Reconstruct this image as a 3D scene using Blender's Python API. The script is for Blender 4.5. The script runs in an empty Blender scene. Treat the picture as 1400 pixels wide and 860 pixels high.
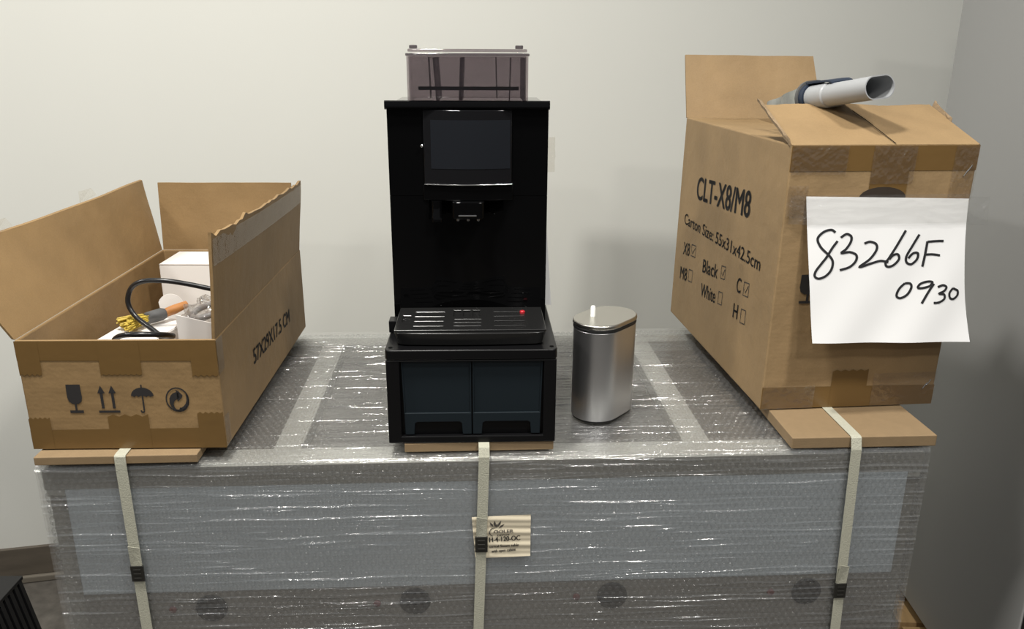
import bpy, math, random
import numpy as np
from mathutils import Matrix, Vector
random.seed(7); rng = np.random.default_rng(7)
S = bpy.context.scene
COL = S.collection
T = 0.90                      # height of the wrapped table top above the floor

# ------------------------------------------------------------------ camera
cam_d = bpy.data.cameras.new('camera'); cam = bpy.data.objects.new('camera', cam_d); COL.objects.link(cam)
cam_d.sensor_fit = 'HORIZONTAL'; cam_d.sensor_width = 36.0; cam_d.lens = 1118.0 / 1400.0 * 36.0
cam_d.clip_start = 0.02; cam_d.clip_end = 60
PITCH, ROLL = 0.3112, 0.0053
fw = Vector((0, math.cos(PITCH), -math.sin(PITCH))); up = Vector((0, math.sin(PITCH), math.cos(PITCH))); rt = Vector((1, 0, 0))
xc = rt * math.cos(ROLL) + up * math.sin(ROLL); yc = up * math.cos(ROLL) - rt * math.sin(ROLL); zc = -fw
cam.matrix_world = Matrix(((xc.x, yc.x, zc.x, 0), (xc.y, yc.y, zc.y, 0), (xc.z, yc.z, zc.z, 0.589 + T), (0, 0, 0, 1)))
S.camera = cam

# ------------------------------------------------------------------ world, lights, exposure
w = bpy.data.worlds.new('world'); S.world = w; w.use_nodes = True
w.node_tree.nodes['Background'].inputs[0].default_value = (0.95, 0.97, 1.0, 1)
w.node_tree.nodes['Background'].inputs[1].default_value = 0.15
def ceiling_lamp(x, y, power, sx=0.6, sy=0.6, z=3.0, col=(1.0, 0.97, 0.91)):
    d = bpy.data.lights.new('ceiling_lamp', 'AREA'); d.shape = 'RECTANGLE'; d.size = sx; d.size_y = sy
    d.energy = power; d.color = col
    o = bpy.data.objects.new('ceiling_lamp', d); COL.objects.link(o); o.location = (x, y, z)
    return o
ceiling_lamp(-0.92, -2.15, 26, 0.22, 0.22)
ceiling_lamp(0.70, -0.94, 17, 0.22, 0.22)
ceiling_lamp(-0.35, 0.75, 48, 0.22, 0.22)
ceiling_lamp(0.85, 0.20, 34, 0.22, 0.22)
ceiling_lamp(-2.00, 0.60, 36, 0.22, 0.22)
S.view_settings.view_transform = 'Standard'; S.view_settings.look = 'None'
S.view_settings.gamma = 1.0; S.view_settings.use_curve_mapping = False
S.view_settings.exposure = 0.05

# ------------------------------------------------------------------ helpers
class MB:
    """collects shapes; build() links them as ONE mesh object"""
    def __init__(s): s.v = []; s.f = []
    def add(s, vs, fs):
        o = len(s.v); s.v += [tuple(v) for v in vs]; s.f += [tuple(i + o for i in f) for f in fs]; return s
    def box(s, x0, x1, y0, y1, z0, z1):
        return s.add([(x0,y0,z0),(x1,y0,z0),(x1,y1,z0),(x0,y1,z0),(x0,y0,z1),(x1,y0,z1),(x1,y1,z1),(x0,y1,z1)],
                     [(0,3,2,1),(4,5,6,7),(0,1,5,4),(1,2,6,5),(2,3,7,6),(3,0,4,7)])
    def hexa(s, b, t):
        """eight corners: bottom ring b, top ring t (counter-clockwise from above)"""
        return s.add(list(b) + list(t), [(0,3,2,1),(4,5,6,7),(0,1,5,4),(1,2,6,5),(2,3,7,6),(3,0,4,7)])
    def prism(s, poly, z0, z1, axis='z', poly2=None):
        n = len(poly); p2 = poly2 or poly
        if axis == 'z': a = [(x, y, z0) for x, y in poly]; b = [(x, y, z1) for x, y in p2]
        elif axis == 'y': a = [(x, z0, y) for x, y in poly]; b = [(x, z1, y) for x, y in p2]
        else: a = [(z0, x, y) for x, y in poly]; b = [(z1, x, y) for x, y in p2]
        fs = [(i, (i+1) % n, n + (i+1) % n, n + i) for i in range(n)] + [tuple(range(n))[::-1], tuple(range(n, 2*n))]
        return s.add(a + b, fs)
    def tube(s, pts, r, n=10, cap=True, ry=None, upv=(0,0,1)):
        P = [Vector(p) for p in pts]; m = len(P); rs = r if isinstance(r, (list, tuple)) else [r]*m
        vs = []; last = None
        for i, p in enumerate(P):
            t = (P[min(i+1, m-1)] - P[max(i-1, 0)]).normalized()
            u = Vector(upv) if last is None else last
            u = u - t * u.dot(t)
            if u.length < 1e-4: u = Vector((1, 0, 0)) - t * t.x
            u.normalize(); last = u; q = t.cross(u)
            for k in range(n):
                a = 2*math.pi*k/n; kk = (ry/rs[0]) if ry else 1.0
                vs.append(p + q*math.cos(a)*rs[i] + u*math.sin(a)*rs[i]*kk)
        fs = [(i*n + k, i*n + (k+1) % n, (i+1)*n + (k+1) % n, (i+1)*n + k) for i in range(m-1) for k in range(n)]
        if cap: fs += [tuple(range(n))[::-1], tuple(range((m-1)*n, m*n))]
        return s.add(vs, fs)
    def lathe(s, prof, n=24, c=(0,0), axis='z'):
        vs = []; m = len(prof)
        for r, z in prof:
            for k in range(n):
                a = 2*math.pi*k/n; x, y = r*math.cos(a), r*math.sin(a)
                vs.append((c[0]+x, c[1]+y, z) if axis == 'z' else (c[0]+x, z, c[1]+y))
        fs = [(i*n+k, i*n+(k+1) % n, (i+1)*n+(k+1) % n, (i+1)*n+k) for i in range(m-1) for k in range(n)]
        fs += [tuple(range(n))[::-1], tuple(range((m-1)*n, m*n))]
        return s.add(vs, fs)
    def plate(s, x0, x1, y0, y1, z0, z1, holes, mapf=None):
        """flat plate with rectangular through holes; mapf turns (a,b,c) into (x,y,z)"""
        xs = sorted({x0, x1, *[h[0] for h in holes], *[h[1] for h in holes]}); ys = sorted({y0, y1, *[h[2] for h in holes], *[h[3] for h in holes]})
        m = mapf or (lambda a, b, c: (a, b, c))
        solid = [[not any(h[0]-1e-9 <= xs[i] and xs[i+1] <= h[1]+1e-9 and h[2]-1e-9 <= ys[j] and ys[j+1] <= h[3]+1e-9 for h in holes)
                  for j in range(len(ys)-1)] for i in range(len(xs)-1)]
        idx = {}; vs = []
        def V(i, j, t):
            k = (i, j, t)
            if k not in idx: idx[k] = len(vs); vs.append(m(xs[i], ys[j], z1 if t else z0))
            return idx[k]
        fs = []
        nx, ny = len(xs)-1, len(ys)-1
        ok = lambda i, j: 0 <= i < nx and 0 <= j < ny and solid[i][j]
        for i in range(nx):
            for j in range(ny):
                if not solid[i][j]: continue
                fs.append((V(i,j,1), V(i+1,j,1), V(i+1,j+1,1), V(i,j+1,1))); fs.append((V(i,j,0), V(i,j+1,0), V(i+1,j+1,0), V(i+1,j,0)))
                if not ok(i-1,j): fs.append((V(i,j,0), V(i,j,1), V(i,j+1,1), V(i,j+1,0)))
                if not ok(i+1,j): fs.append((V(i+1,j,0), V(i+1,j+1,0), V(i+1,j+1,1), V(i+1,j,1)))
                if not ok(i,j-1): fs.append((V(i,j,0), V(i+1,j,0), V(i+1,j,1), V(i,j,1)))
                if not ok(i,j+1): fs.append((V(i,j+1,0), V(i,j+1,1), V(i+1,j+1,1), V(i+1,j+1,0)))
        return s.add(vs, fs)
    def build(s, name, mat, parent=None, smooth=None, bevel=0, seg=2, loc=None, rz=None, fix=True):
        me = bpy.data.meshes.new(name); me.from_pydata([tuple(v) for v in s.v], [], s.f); me.update()
        if fix:
            import bmesh
            bm = bmesh.new(); bm.from_mesh(me); bmesh.ops.recalc_face_normals(bm, faces=bm.faces); bm.to_mesh(me); bm.free()
        return link(name, me, mat, parent, smooth, bevel, seg, loc, rz)
def link(name, me, mat, parent=None, smooth=None, bevel=0, seg=2, loc=None, rz=None):
    me.materials.append(mat)
    if smooth is not None:
        me.polygons.foreach_set('use_smooth', [True]*len(me.polygons))
        if smooth < 180: me.set_sharp_from_angle(angle=math.radians(smooth))
    o = bpy.data.objects.new(name, me); COL.objects.link(o); o.parent = parent
    if loc is not None: o.location = loc
    if rz is not None: o.rotation_euler.z = rz
    if bevel:
        b = o.modifiers.new('bevel', 'BEVEL'); b.width = bevel; b.segments = seg; b.limit_method = 'ANGLE'; b.angle_limit = math.radians(40)
        b.harden_normals = False
    return o
def thing(name, label, cat, loc=(0,0,0), rz=0, group=None):
    o = bpy.data.objects.new(name, None); COL.objects.link(o); o.empty_display_size = 0.05
    o.location = loc; o.rotation_euler.z = rz; tag(o, label, cat, group); return o
def tag(o, label=None, cat=None, group=None, kind=None):
    if label: o['label'] = label
    if cat: o['category'] = cat
    if group: o['group'] = group
    if kind: o['kind'] = kind
    return o
def rrect(x0, x1, y0, y1, r, n=5):
    p = []
    for cx, cy, a0 in ((x1-r, y1-r, 0), (x0+r, y1-r, 90), (x0+r, y0+r, 180), (x1-r, y0+r, 270)):
        for k in range(n+1):
            a = math.radians(a0 + 90*k/n); p.append((cx + r*math.cos(a), cy + r*math.sin(a)))
    return p
def spline(pts, n=8):
    P = [Vector(p) for p in pts]; out = []
    for i in range(len(P)-1):
        a, b, c, d = P[max(i-1,0)], P[i], P[i+1], P[min(i+2, len(P)-1)]
        for k in range(n):
            t = k/n; out.append(0.5*((2*b) + (c-a)*t + (2*a-5*b+4*c-d)*t*t + (3*b-a-3*c+d)*t**3))
    return out + [P[-1]]
def vnoise(X, Y, seed):
    """smooth 2D value noise, numpy arrays, range -1..1"""
    g = np.random.default_rng(seed).uniform(-1, 1, (256, 256))
    xi, yi = np.floor(X).astype(int), np.floor(Y).astype(int); fx, fy = X - xi, Y - yi
    fx = fx*fx*(3-2*fx); fy = fy*fy*(3-2*fy)
    a, b, c, d = g[xi % 256, yi % 256], g[(xi+1) % 256, yi % 256], g[xi % 256, (yi+1) % 256], g[(xi+1) % 256, (yi+1) % 256]
    return (a*(1-fx) + b*fx)*(1-fy) + (c*(1-fx) + d*fx)*fy

# ------------------------------------------------------------------ materials
def newmat(name):
    m = bpy.data.materials.new(name); m.use_nodes = True; nt = m.node_tree; nt.nodes.clear()
    out = nt.nodes.new('ShaderNodeOutputMaterial'); return m, nt, out
def N(nt, t, **kw):
    n = nt.nodes.new(t)
    for k, v in kw.items():
        if k.startswith('i_'): n.inputs[k[2:].replace('_', ' ')].default_value = v
        else: setattr(n, k, v)
    return n
def pbr(name, col, rough=0.5, metal=0.0, spec=0.5, coat=0.0, nscale=0, namt=0.0, bump=0.0, bscale=200, stretch=None, alpha=1.0, col2=None):
    m, nt, out = newmat(name); L = nt.links
    b = N(nt, 'ShaderNodeBsdfPrincipled'); b.inputs['Base Color'].default_value = (*col, 1); b.inputs['Roughness'].default_value = rough
    b.inputs['Metallic'].default_value = metal; b.inputs['Specular IOR Level'].default_value = spec; b.inputs['Coat Weight'].default_value = coat
    b.inputs['Alpha'].default_value = alpha; b.inputs['Coat Roughness'].default_value = 0.08
    L.new(b.outputs[0], out.inputs[0])
    tc = N(nt, 'ShaderNodeTexCoord'); mp = N(nt, 'ShaderNodeMapping'); L.new(tc.outputs['Object'], mp.inputs[0])
    if stretch: mp.inputs['Scale'].default_value = stretch
    if nscale:
        no = N(nt, 'ShaderNodeTexNoise'); no.inputs['Scale'].default_value = nscale; no.inputs['Detail'].default_value = 6
        L.new(mp.outputs[0], no.inputs['Vector'])
        mx = N(nt, 'ShaderNodeMix', data_type='RGBA'); L.new(no.outputs[0], mx.inputs[0])
        c2 = col2 or tuple(c*(1+namt) for c in col)
        mx.inputs[6].default_value = (*[c*(1-namt) for c in col], 1); mx.inputs[7].default_value = (*c2, 1)
        L.new(mx.outputs[2], b.inputs['Base Color'])
    if bump:
        n2 = N(nt, 'ShaderNodeTexNoise'); n2.inputs['Scale'].default_value = bscale; n2.inputs['Detail'].default_value = 4
        L.new(mp.outputs[0], n2.inputs['Vector'])
        bu = N(nt, 'ShaderNodeBump'); bu.inputs['Strength'].default_value = bump; bu.inputs['Distance'].default_value = 0.002
        L.new(n2.outputs[0], bu.inputs['Height']); L.new(bu.outputs[0], b.inputs['Normal'])
    return m
def cardboard(name, col, axis='Z'):
    """kraft board: fibre mottling and fine flute lines"""
    m, nt, out = newmat(name); L = nt.links
    b = N(nt, 'ShaderNodeBsdfPrincipled'); b.inputs['Roughness'].default_value = 0.62; b.inputs['Specular IOR Level'].default_value = 0.35
    L.new(b.outputs[0], out.inputs[0]); tc = N(nt, 'ShaderNodeTexCoord')
    n1 = N(nt, 'ShaderNodeTexNoise'); n1.inputs['Scale'].default_value = 9; n1.inputs['Detail'].default_value = 5; L.new(tc.outputs['Object'], n1.inputs['Vector'])
    n2 = N(nt, 'ShaderNodeTexNoise'); n2.inputs['Scale'].default_value = 420; n2.inputs['Detail'].default_value = 3; L.new(tc.outputs['Object'], n2.inputs['Vector'])
    ad = N(nt, 'ShaderNodeMath', operation='MULTIPLY_ADD'); L.new(n2.outputs[0], ad.inputs[0]); ad.inputs[1].default_value = 0.45; 
    L.new(n1.outputs[0], ad.inputs[2])
    cr = N(nt, 'ShaderNodeValToRGB'); L.new(ad.outputs[0], cr.inputs[0])
    cr.color_ramp.elements[0].position = 0.42; cr.color_ramp.elements[0].color = (*[c*0.84 for c in col], 1)
    cr.color_ramp.elements[1].position = 1.02; cr.color_ramp.elements[1].color = (*[c*1.15 for c in col], 1)
    L.new(cr.outputs[0], b.inputs['Base Color'])
    wv = N(nt, 'ShaderNodeTexWave', bands_direction=axis, wave_type='BANDS'); wv.inputs['Scale'].default_value = 45; wv.inputs['Distortion'].default_value = 0.4
    L.new(tc.outputs['Object'], wv.inputs['Vector'])
    n3 = N(nt, 'ShaderNodeTexNoise'); n3.inputs['Scale'].default_value = 26; n3.inputs['Detail'].default_value = 4; L.new(tc.outputs['Object'], n3.inputs['Vector'])
    a2 = N(nt, 'ShaderNodeMath', operation='MULTIPLY_ADD'); L.new(n3.outputs[0], a2.inputs[0]); a2.inputs[1].default_value = 2.2; 
    sc = N(nt, 'ShaderNodeMath', operation='MULTIPLY'); L.new(wv.outputs['Fac'], sc.inputs[0]); sc.inputs[1].default_value = 0.02; L.new(sc.outputs[0], a2.inputs[2])
    bu = N(nt, 'ShaderNodeBump'); bu.inputs['Strength'].default_value = 0.35; bu.inputs['Distance'].default_value = 0.0025
    L.new(a2.outputs[0], bu.inputs['Height']); L.new(bu.outputs[0], b.inputs['Normal'])
    return m
def clear_film(name, tint=(1,1,1), haze=0.12, gloss=0.10, rough=0.12, bump=0.0, scale=(1,1,1), nsc=40, hazecol=(0.85,0.86,0.86), dist=0.003, edge=0.35):
    """thin clear plastic: mostly see-through, a little milky, glossy, shinier at grazing angles"""
    m, nt, out = newmat(name); L = nt.links
    tr = N(nt, 'ShaderNodeBsdfTransparent'); tr.inputs[0].default_value = (*tint, 1)
    df = N(nt, 'ShaderNodeBsdfDiffuse'); df.inputs[0].default_value = (*hazecol, 1)
    gl = N(nt, 'ShaderNodeBsdfGlossy'); gl.inputs['Roughness'].default_value = rough; gl.inputs[0].default_value = (1,1,1,1)
    m1 = N(nt, 'ShaderNodeMixShader'); m1.inputs[0].default_value = haze; L.new(tr.outputs[0], m1.inputs[1]); L.new(df.outputs[0], m1.inputs[2])
    m2 = N(nt, 'ShaderNodeMixShader'); L.new(m1.outputs[0], m2.inputs[1]); L.new(gl.outputs[0], m2.inputs[2])
    lw = N(nt, 'ShaderNodeLayerWeight'); lw.inputs['Blend'].default_value = 0.25
    ma = N(nt, 'ShaderNodeMath', operation='MULTIPLY_ADD', use_clamp=True); L.new(lw.outputs['Fresnel'], ma.inputs[0]); ma.inputs[1].default_value = edge; ma.inputs[2].default_value = gloss
    L.new(ma.outputs[0], m2.inputs[0]); L.new(m2.outputs[0], out.inputs[0])
    if bump:
        tc = N(nt, 'ShaderNodeTexCoord'); mp = N(nt, 'ShaderNodeMapping'); mp.inputs['Scale'].default_value = scale; L.new(tc.outputs['Object'], mp.inputs[0])
        no = N(nt, 'ShaderNodeTexNoise'); no.inputs['Scale'].default_value = nsc; no.inputs['Detail'].default_value = 5; no.inputs['Distortion'].default_value = 0.3
        L.new(mp.outputs[0], no.inputs['Vector'])
        bu = N(nt, 'ShaderNodeBump'); bu.inputs['Strength'].default_value = bump; bu.inputs['Distance'].default_value = dist
        L.new(no.outputs[0], bu.inputs['Height']); L.new(bu.outputs[0], gl.inputs['Normal']); L.new(bu.outputs[0], df.inputs['Normal'])
    return m
M = {}
M['wall'] = pbr('wall_paint', (0.72, 0.722, 0.675), 0.6, spec=0.3, nscale=3, namt=0.02, bump=0.06, bscale=300)
M['floor'] = pbr('floor_vinyl', (0.075, 0.066, 0.056), 0.55, nscale=28, namt=0.65, bump=0.25, bscale=60, col2=(0.17, 0.155, 0.135))
M['base_wood'] = pbr('baseboard_vinyl', (0.105, 0.088, 0.068), 0.5, nscale=7, namt=0.55, stretch=(1, 1, 4))
M['base_shoe'] = pbr('baseboard_shoe', (0.17, 0.15, 0.12), 0.5, nscale=12, namt=0.2)
M['card'] = cardboard('kraft_cardboard', (0.262, 0.168, 0.076))
M['card_r'] = cardboard('kraft_cardboard_pale', (0.290, 0.195, 0.098))
M['edge'] = pbr('corrugated_edge', (0.24, 0.17, 0.10), 0.9, nscale=300, namt=0.5)
M['tape_brown'] = pbr('brown_packing_tape', (0.155, 0.090, 0.030), 0.28, spec=0.5, nscale=14, namt=0.10, bump=0.25, bscale=35)
M['tape_clear'] = clear_film('clear_packing_tape', (0.95, 0.93, 0.89), 0.02, 0.08, 0.10, 0.7, (1,1,1), 45, dist=0.006, edge=0.2)
M['tape_neutral'] = clear_film('clear_tape_neutral', (0.96, 0.958, 0.95), 0.02, 0.08, 0.10, 0.7, (1,1,1), 45, dist=0.006, edge=0.2)
M['film'] = clear_film('stretch_film', (0.96,0.96,0.96), 0.055, 0.15, 0.11, 0.7, (0.05,1,1), 150, dist=0.0045, edge=0.22)
M['bubble'] = clear_film('bubble_wrap', (0.96,0.965,0.965), 0.024, 0.022, 0.11, edge=0.34)
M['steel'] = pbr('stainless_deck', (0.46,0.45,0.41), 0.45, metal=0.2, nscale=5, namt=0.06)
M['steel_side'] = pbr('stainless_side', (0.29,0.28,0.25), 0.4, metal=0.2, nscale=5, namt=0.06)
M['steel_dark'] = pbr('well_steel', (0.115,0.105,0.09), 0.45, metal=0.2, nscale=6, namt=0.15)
M['blue_panel'] = pbr('blue_film_panel', (0.54,0.59,0.63), 0.4, nscale=4, namt=0.05)
M['control'] = pbr('control_strip', (0.25,0.235,0.21), 0.4, metal=0.1, nscale=5, namt=0.1)
M['knob'] = pbr('black_knob', (0.004,0.004,0.006), 0.35)
M['red'] = pbr('red_plastic', (0.45,0.02,0.03), 0.3)
M['led'] = pbr('indicator_red', (0.12,0.03,0.03), 0.3)
M['white_mark'] = pbr('white_mark', (0.7,0.7,0.7), 0.5)
M['strap'] = pbr('woven_strap', (0.45,0.445,0.36), 0.5, nscale=260, namt=0.12, bump=0.5, bscale=500)
M['clip'] = pbr('strap_seal', (0.035,0.034,0.03), 0.4, metal=0.5)
M['label'] = pbr('cream_label', (0.74,0.66,0.50), 0.5, spec=0.4)
M['ink'] = pbr('black_ink', (0.012,0.012,0.014), 0.6)
M['ink_card'] = pbr('printed_ink', (0.022,0.02,0.02), 0.65)
M['ink_grey'] = pbr('grey_logo_ink', (0.09,0.08,0.07), 0.6)
M['paper'] = pbr('white_paper', (0.80,0.80,0.80), 0.55, spec=0.3, bump=0.10, bscale=9)
M['white_card'] = pbr('white_card', (0.80,0.77,0.74), 0.5, nscale=5, namt=0.02)
M['mdf'] = pbr('mdf_board', (0.24,0.165,0.088), 0.75, nscale=60, namt=0.10, bump=0.1, bscale=400)
M['gloss_black'] = pbr('gloss_black_plastic', (0.002,0.002,0.0022), 0.03, spec=0.32)
M['satin_black'] = pbr('satin_black_plastic', (0.004,0.004,0.0045), 0.32, spec=0.25)
M['tray_black'] = pbr('tray_black_plastic', (0.012,0.012,0.012), 0.20, spec=0.5)
M['hole_black'] = pbr('matte_black', (0.002,0.002,0.002), 0.9, spec=0.1)
M['hole_brown'] = pbr('dark_card_hole', (0.03,0.02,0.012), 0.8)
M['slate'] = pbr('slate_plastic', (0.008,0.013,0.017), 0.5, spec=0.25)
M['glass'] = pbr('screen_glass', (0.008,0.008,0.009), 0.04, spec=0.5)
M['screen'] = pbr('screen_off', (0.013,0.0145,0.018), 0.10, spec=0.5)
M['chrome'] = pbr('chrome', (0.75,0.75,0.75), 0.18, metal=1.0)
M['smoke'] = clear_film('smoked_plastic', (0.66,0.625,0.64), 0.02, 0.03, 0.06, hazecol=(0.2,0.18,0.2), edge=0.15)
M['smoke_edge'] = clear_film('smoked_plastic_edge', (0.42,0.39,0.41), 0.06, 0.04, 0.1, hazecol=(0.10,0.09,0.10), edge=0.15)
M['brushed'] = pbr('brushed_steel', (0.68,0.68,0.69), 0.36, metal=1.0, bump=0.04, bscale=300, stretch=(1,1,0.02))
M['lid_steel'] = pbr('satin_lid_steel', (0.62,0.60,0.55), 0.30, metal=1.0)
M['rubber'] = pbr('black_rubber', (0.01,0.01,0.01), 0.5)
M['silicone'] = pbr('white_silicone', (0.82,0.84,0.82), 0.4)
M['cable'] = pbr('black_cable', (0.008,0.008,0.009), 0.28)
M['bristle'] = pbr('yellow_bristle', (0.52,0.38,0.05), 0.6, nscale=90, namt=0.3)
M['orange'] = pbr('orange_handle', (0.40,0.17,0.05), 0.45)
M['grey_rub'] = pbr('grey_sleeve', (0.085,0.085,0.085), 0.5)
M['hose'] = pbr('grey_hose', (0.24,0.22,0.21), 0.4)
M['bag'] = clear_film('clear_bag', (0.93,0.93,0.93), 0.03, 0.10, 0.07, 0.5, (1,1,1), 24, dist=0.006)
M['tube_grey'] = pbr('grey_tube', (0.34,0.35,0.36), 0.40, nscale=30, namt=0.05)
M['tube_in'] = pbr('grey_tube_bore', (0.40,0.40,0.40), 0.5)
M['navy'] = pbr('navy_strap', (0.018,0.028,0.05), 0.45)
M['silver_bag'] = pbr('silver_green_sleeve', (0.20,0.22,0.19), 0.3, metal=0.2, nscale=26, namt=0.75, col2=(0.55,0.56,0.53))
M['cab_grey'] = pbr('grey_cabinet_steel', (0.35,0.352,0.348), 0.45, spec=0.5, nscale=2, namt=0.02)
M['cab_black'] = pbr('black_cabinet_front', (0.01,0.01,0.01), 0.5)
M['pallet'] = pbr('pallet_wood', (0.34,0.22,0.10), 0.7, nscale=16, namt=0.3, stretch=(6,1,1))
M['crate_black'] = pbr('black_case', (0.010,0.010,0.011), 0.42)

# ------------------------------------------------------------------ printing
def text_mesh(txt):
    c = bpy.data.curves.new('t', 'FONT'); c.body = txt; c.resolution_u = 4
    o = bpy.data.objects.new('t', c); COL.objects.link(o); bpy.context.view_layer.update()
    me = bpy.data.meshes.new_from_object(o.evaluated_get(bpy.context.evaluated_depsgraph_get()))
    bpy.data.objects.remove(o); bpy.data.curves.remove(c)
    return me
def print_text(name, txt, mat, parent, mapf, u0, v0, u1, v1, h, bold=0.0):
    """text whose baseline runs (u0,v0)-(u1,v1) on a surface, cap height h"""
    me = text_mesh(txt); n = len(me.vertices); a = np.zeros(n*3); me.vertices.foreach_get('co', a); a = a.reshape(-1, 3)
    x0, x1 = a[:,0].min(), a[:,0].max(); H = 0.729 * 1.0
    H = text_cap
    du, dv = u1-u0, v1-v0; ln = math.hypot(du, dv); s = np.sign(du) if abs(du) > 0 else 1
    X = (a[:,0]-x0)/(x1-x0); Y = a[:,1]/H*h
    co = [mapf(u0 + du*x, v0 + dv*x + y) for x, y in zip(X, Y)]
    if not bold:
        me.vertices.foreach_set('co', np.array(co, float).ravel()); me.update()
        return link(name, me, mat, parent)
    m = MB(); polys = [tuple(p.vertices) for p in me.polygons]; bpy.data.meshes.remove(me)
    for a_, b_ in ((-1,0),(1,0),(0,0),(0,1),(0,-1)):
        m.add([mapf(u0 + du*x + a_*bold*h, v0 + dv*x + y + b_*bold*h*0.5) for x, y in zip(X, Y)], polys)
    return m.build(name, mat, parent, fix=False)
_me = text_mesh('H'); _a = np.zeros(len(_me.vertices)*3); _me.vertices.foreach_get('co', _a); text_cap = _a.reshape(-1,3)[:,1].max(); bpy.data.meshes.remove(_me)
def print_poly(name, polys, mat, parent, mapf):
    """flat printed shapes: list of (u,v) outlines (or quads strips) on a surface"""
    m = MB()
    for p in polys: m.add([mapf(u, v) for u, v in p], [tuple(range(len(p)))])
    return m.build(name, mat, parent, fix=False)
def ribbon(pts, wd, closed=False):
    """2D polyline -> list of quads of width wd (with round-ish joints)"""
    out = []; P = [Vector((a, b)) for a, b in pts]; n = len(P)
    L, R = [], []
    for i in range(n):
        if closed: t = P[(i+1) % n] - P[i-1]
        else: t = P[min(i+1, n-1)] - P[max(i-1, 0)]
        t.normalize(); q = Vector((-t.y, t.x))*wd/2; L.append(P[i]+q); R.append(P[i]-q)
    for i in range(n if closed else n-1):
        j = (i+1) % n; out.append([tuple(R[i]), tuple(R[j]), tuple(L[j]), tuple(L[i])])
    return out
def jag(x0, x1, y0, y1, side, n=9, a=0.003):
    """tape strip outline with one torn saw-tooth end: side 'b' bottom or 't' top"""
    if side == 'b':
        e = [(x0 + (x1-x0)*k/n, y0 + (a if k % 2 else 0)) for k in range(n+1)]
        return e + [(x1, y1), (x0, y1)]
    e = [(x1 + (x0-x1)*k/n, y1 - (a if k % 2 else 0)) for k in range(n+1)]
    return [(x0, y0), (x1, y0)] + e

# ================================================================== THE SETTING
m = MB().add([(-14,-24,0),(14,-24,0),(14,5,0),(-14,5,0)], [(0,1,2,3)])
tag(m.build('floor', M['floor'], fix=False), kind='structure')
WY = math.radians(12.0)
wall = MB().box(-3.2, 3.6, 0, 0.12, 0, 3.2).build('wall_back', M['wall'], loc=(-1.43, 2.053, 0), rz=WY); tag(wall, kind='structure')
bb = MB().box(-3.2, 3.6, -0.012, -0.0005, 0.022, 0.112).build('baseboard_back', M['base_wood'], loc=(-1.43, 2.053, 0), rz=WY, bevel=0.002); tag(bb, kind='structure')
MB().box(-3.2, 3.6, -0.022, -0.0005, 0.0, 0.0215).build('shoe_moulding', M['base_shoe'], bb, bevel=0.004)

# ================================================================== WRAPPED STEAM TABLE
TA = 0.0545; TW = 1.373; TD = 0.60; TX, TY = -0.7093, 1.0843
tbl = thing('steam_table', 'long steel steam table wrapped in bubble wrap and stretch film', 'steam table', (TX, TY, 0), TA)
g = 0.011                                   # room taken by the wrapping
MB().box(0.0056, TW-0.0056, g+0.006, TD-g, 0.08, T-0.06).build('body', M['steel_side'], tbl, bevel=0.002)
wells = [(0.052+0.3285*k, 0.052+0.3285*k+0.284, 0.066, 0.545) for k in range(4)]
MB().box(0.0056, TW-0.0056, 0.0090, 0.0104, T-0.0455, T-0.0122).build('front_rail', M['steel_side'], tbl)
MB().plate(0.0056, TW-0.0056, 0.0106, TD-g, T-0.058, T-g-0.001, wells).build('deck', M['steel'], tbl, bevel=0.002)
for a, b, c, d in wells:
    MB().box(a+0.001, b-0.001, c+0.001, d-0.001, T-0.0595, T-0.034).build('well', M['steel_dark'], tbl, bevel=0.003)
MB().box(0.034, TW-0.027, 0.0095, 0.0165, T-0.234, T-0.046).build('front_panel', M['blue_panel'], tbl, bevel=0.001)
MB().box(0.034, TW-0.027, 0.0105, 0.0165, T-0.345, T-0.2345).build('control_panel', M['control'], tbl, bevel=0.001)
for k, (kx, kz) in enumerate([(0.2301,-0.2655),(0.5554,-0.2635),(0.8783,-0.2635),(1.2053,-0.2665)]):
    kn = MB().lathe([(0.025,0.0105),(0.025,0.0085),(0.022,0.0072),(0.019,0.0062)], 24, (kx, T+kz), 'y').build('knob', M['knob'], tbl, smooth=40)
for kx, kz in [(0.169,-0.266),(0.4942,-0.2656),(0.8193,-0.2640),(1.1445,-0.2660)]:
    MB().lathe([(0.006,0.0105),(0.006,0.0080),(0.004,0.0070)], 14, (kx, T+kz), 'y').build('indicator_light', M['led'], tbl, smooth=40)
for x in (0.06, TW-0.06):
    for y in (0.07, TD-0.07):
        MB().lathe([(0.02,0.0),(0.025,0.01),(0.025,0.02),(0.019,0.03),(0.019,0.08)], 16, (x, y)).build('leg', M['steel'], tbl, smooth=40)
RB_ = 0.010
def path(s, off=0.0):
    """front-to-top wrap path; s<0 runs down the front, s>0 over the top; off = depth under the outer skin"""
    r = RB_; q = r*math.pi/2
    s = np.asarray(s, float)
    y = np.where(s < -q/2, 0.0, np.where(s > q/2, s - q/2 + r, 0)); z = np.where(s < -q/2, T - r + (s + q/2), np.where(s > q/2, T, 0))
    a = np.clip((s + q/2)/q, 0, 1)*math.pi/2
    arc = (s >= -q/2) & (s <= q/2)
    y = np.where(arc, r - r*np.cos(a), y); z = np.where(arc, T - r + r*np.sin(a), z)
    ny, nz = -np.cos(a), np.sin(a)
    return y - ny*off, z - nz*off, ny, nz
def grid_mesh(name, P, mat, parent, nu, nv):
    i = np.arange(nu-1)[:,None]*nv + np.arange(nv-1)[None,:]; f = np.stack([i, i+nv, i+nv+1, i+1], -1).reshape(-1,4)
    me = bpy.data.meshes.new(name); me.from_pydata(P.reshape(-1,3).tolist(), [], f.tolist()); me.update()
    return link(name, me, mat, parent, smooth=180)
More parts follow.
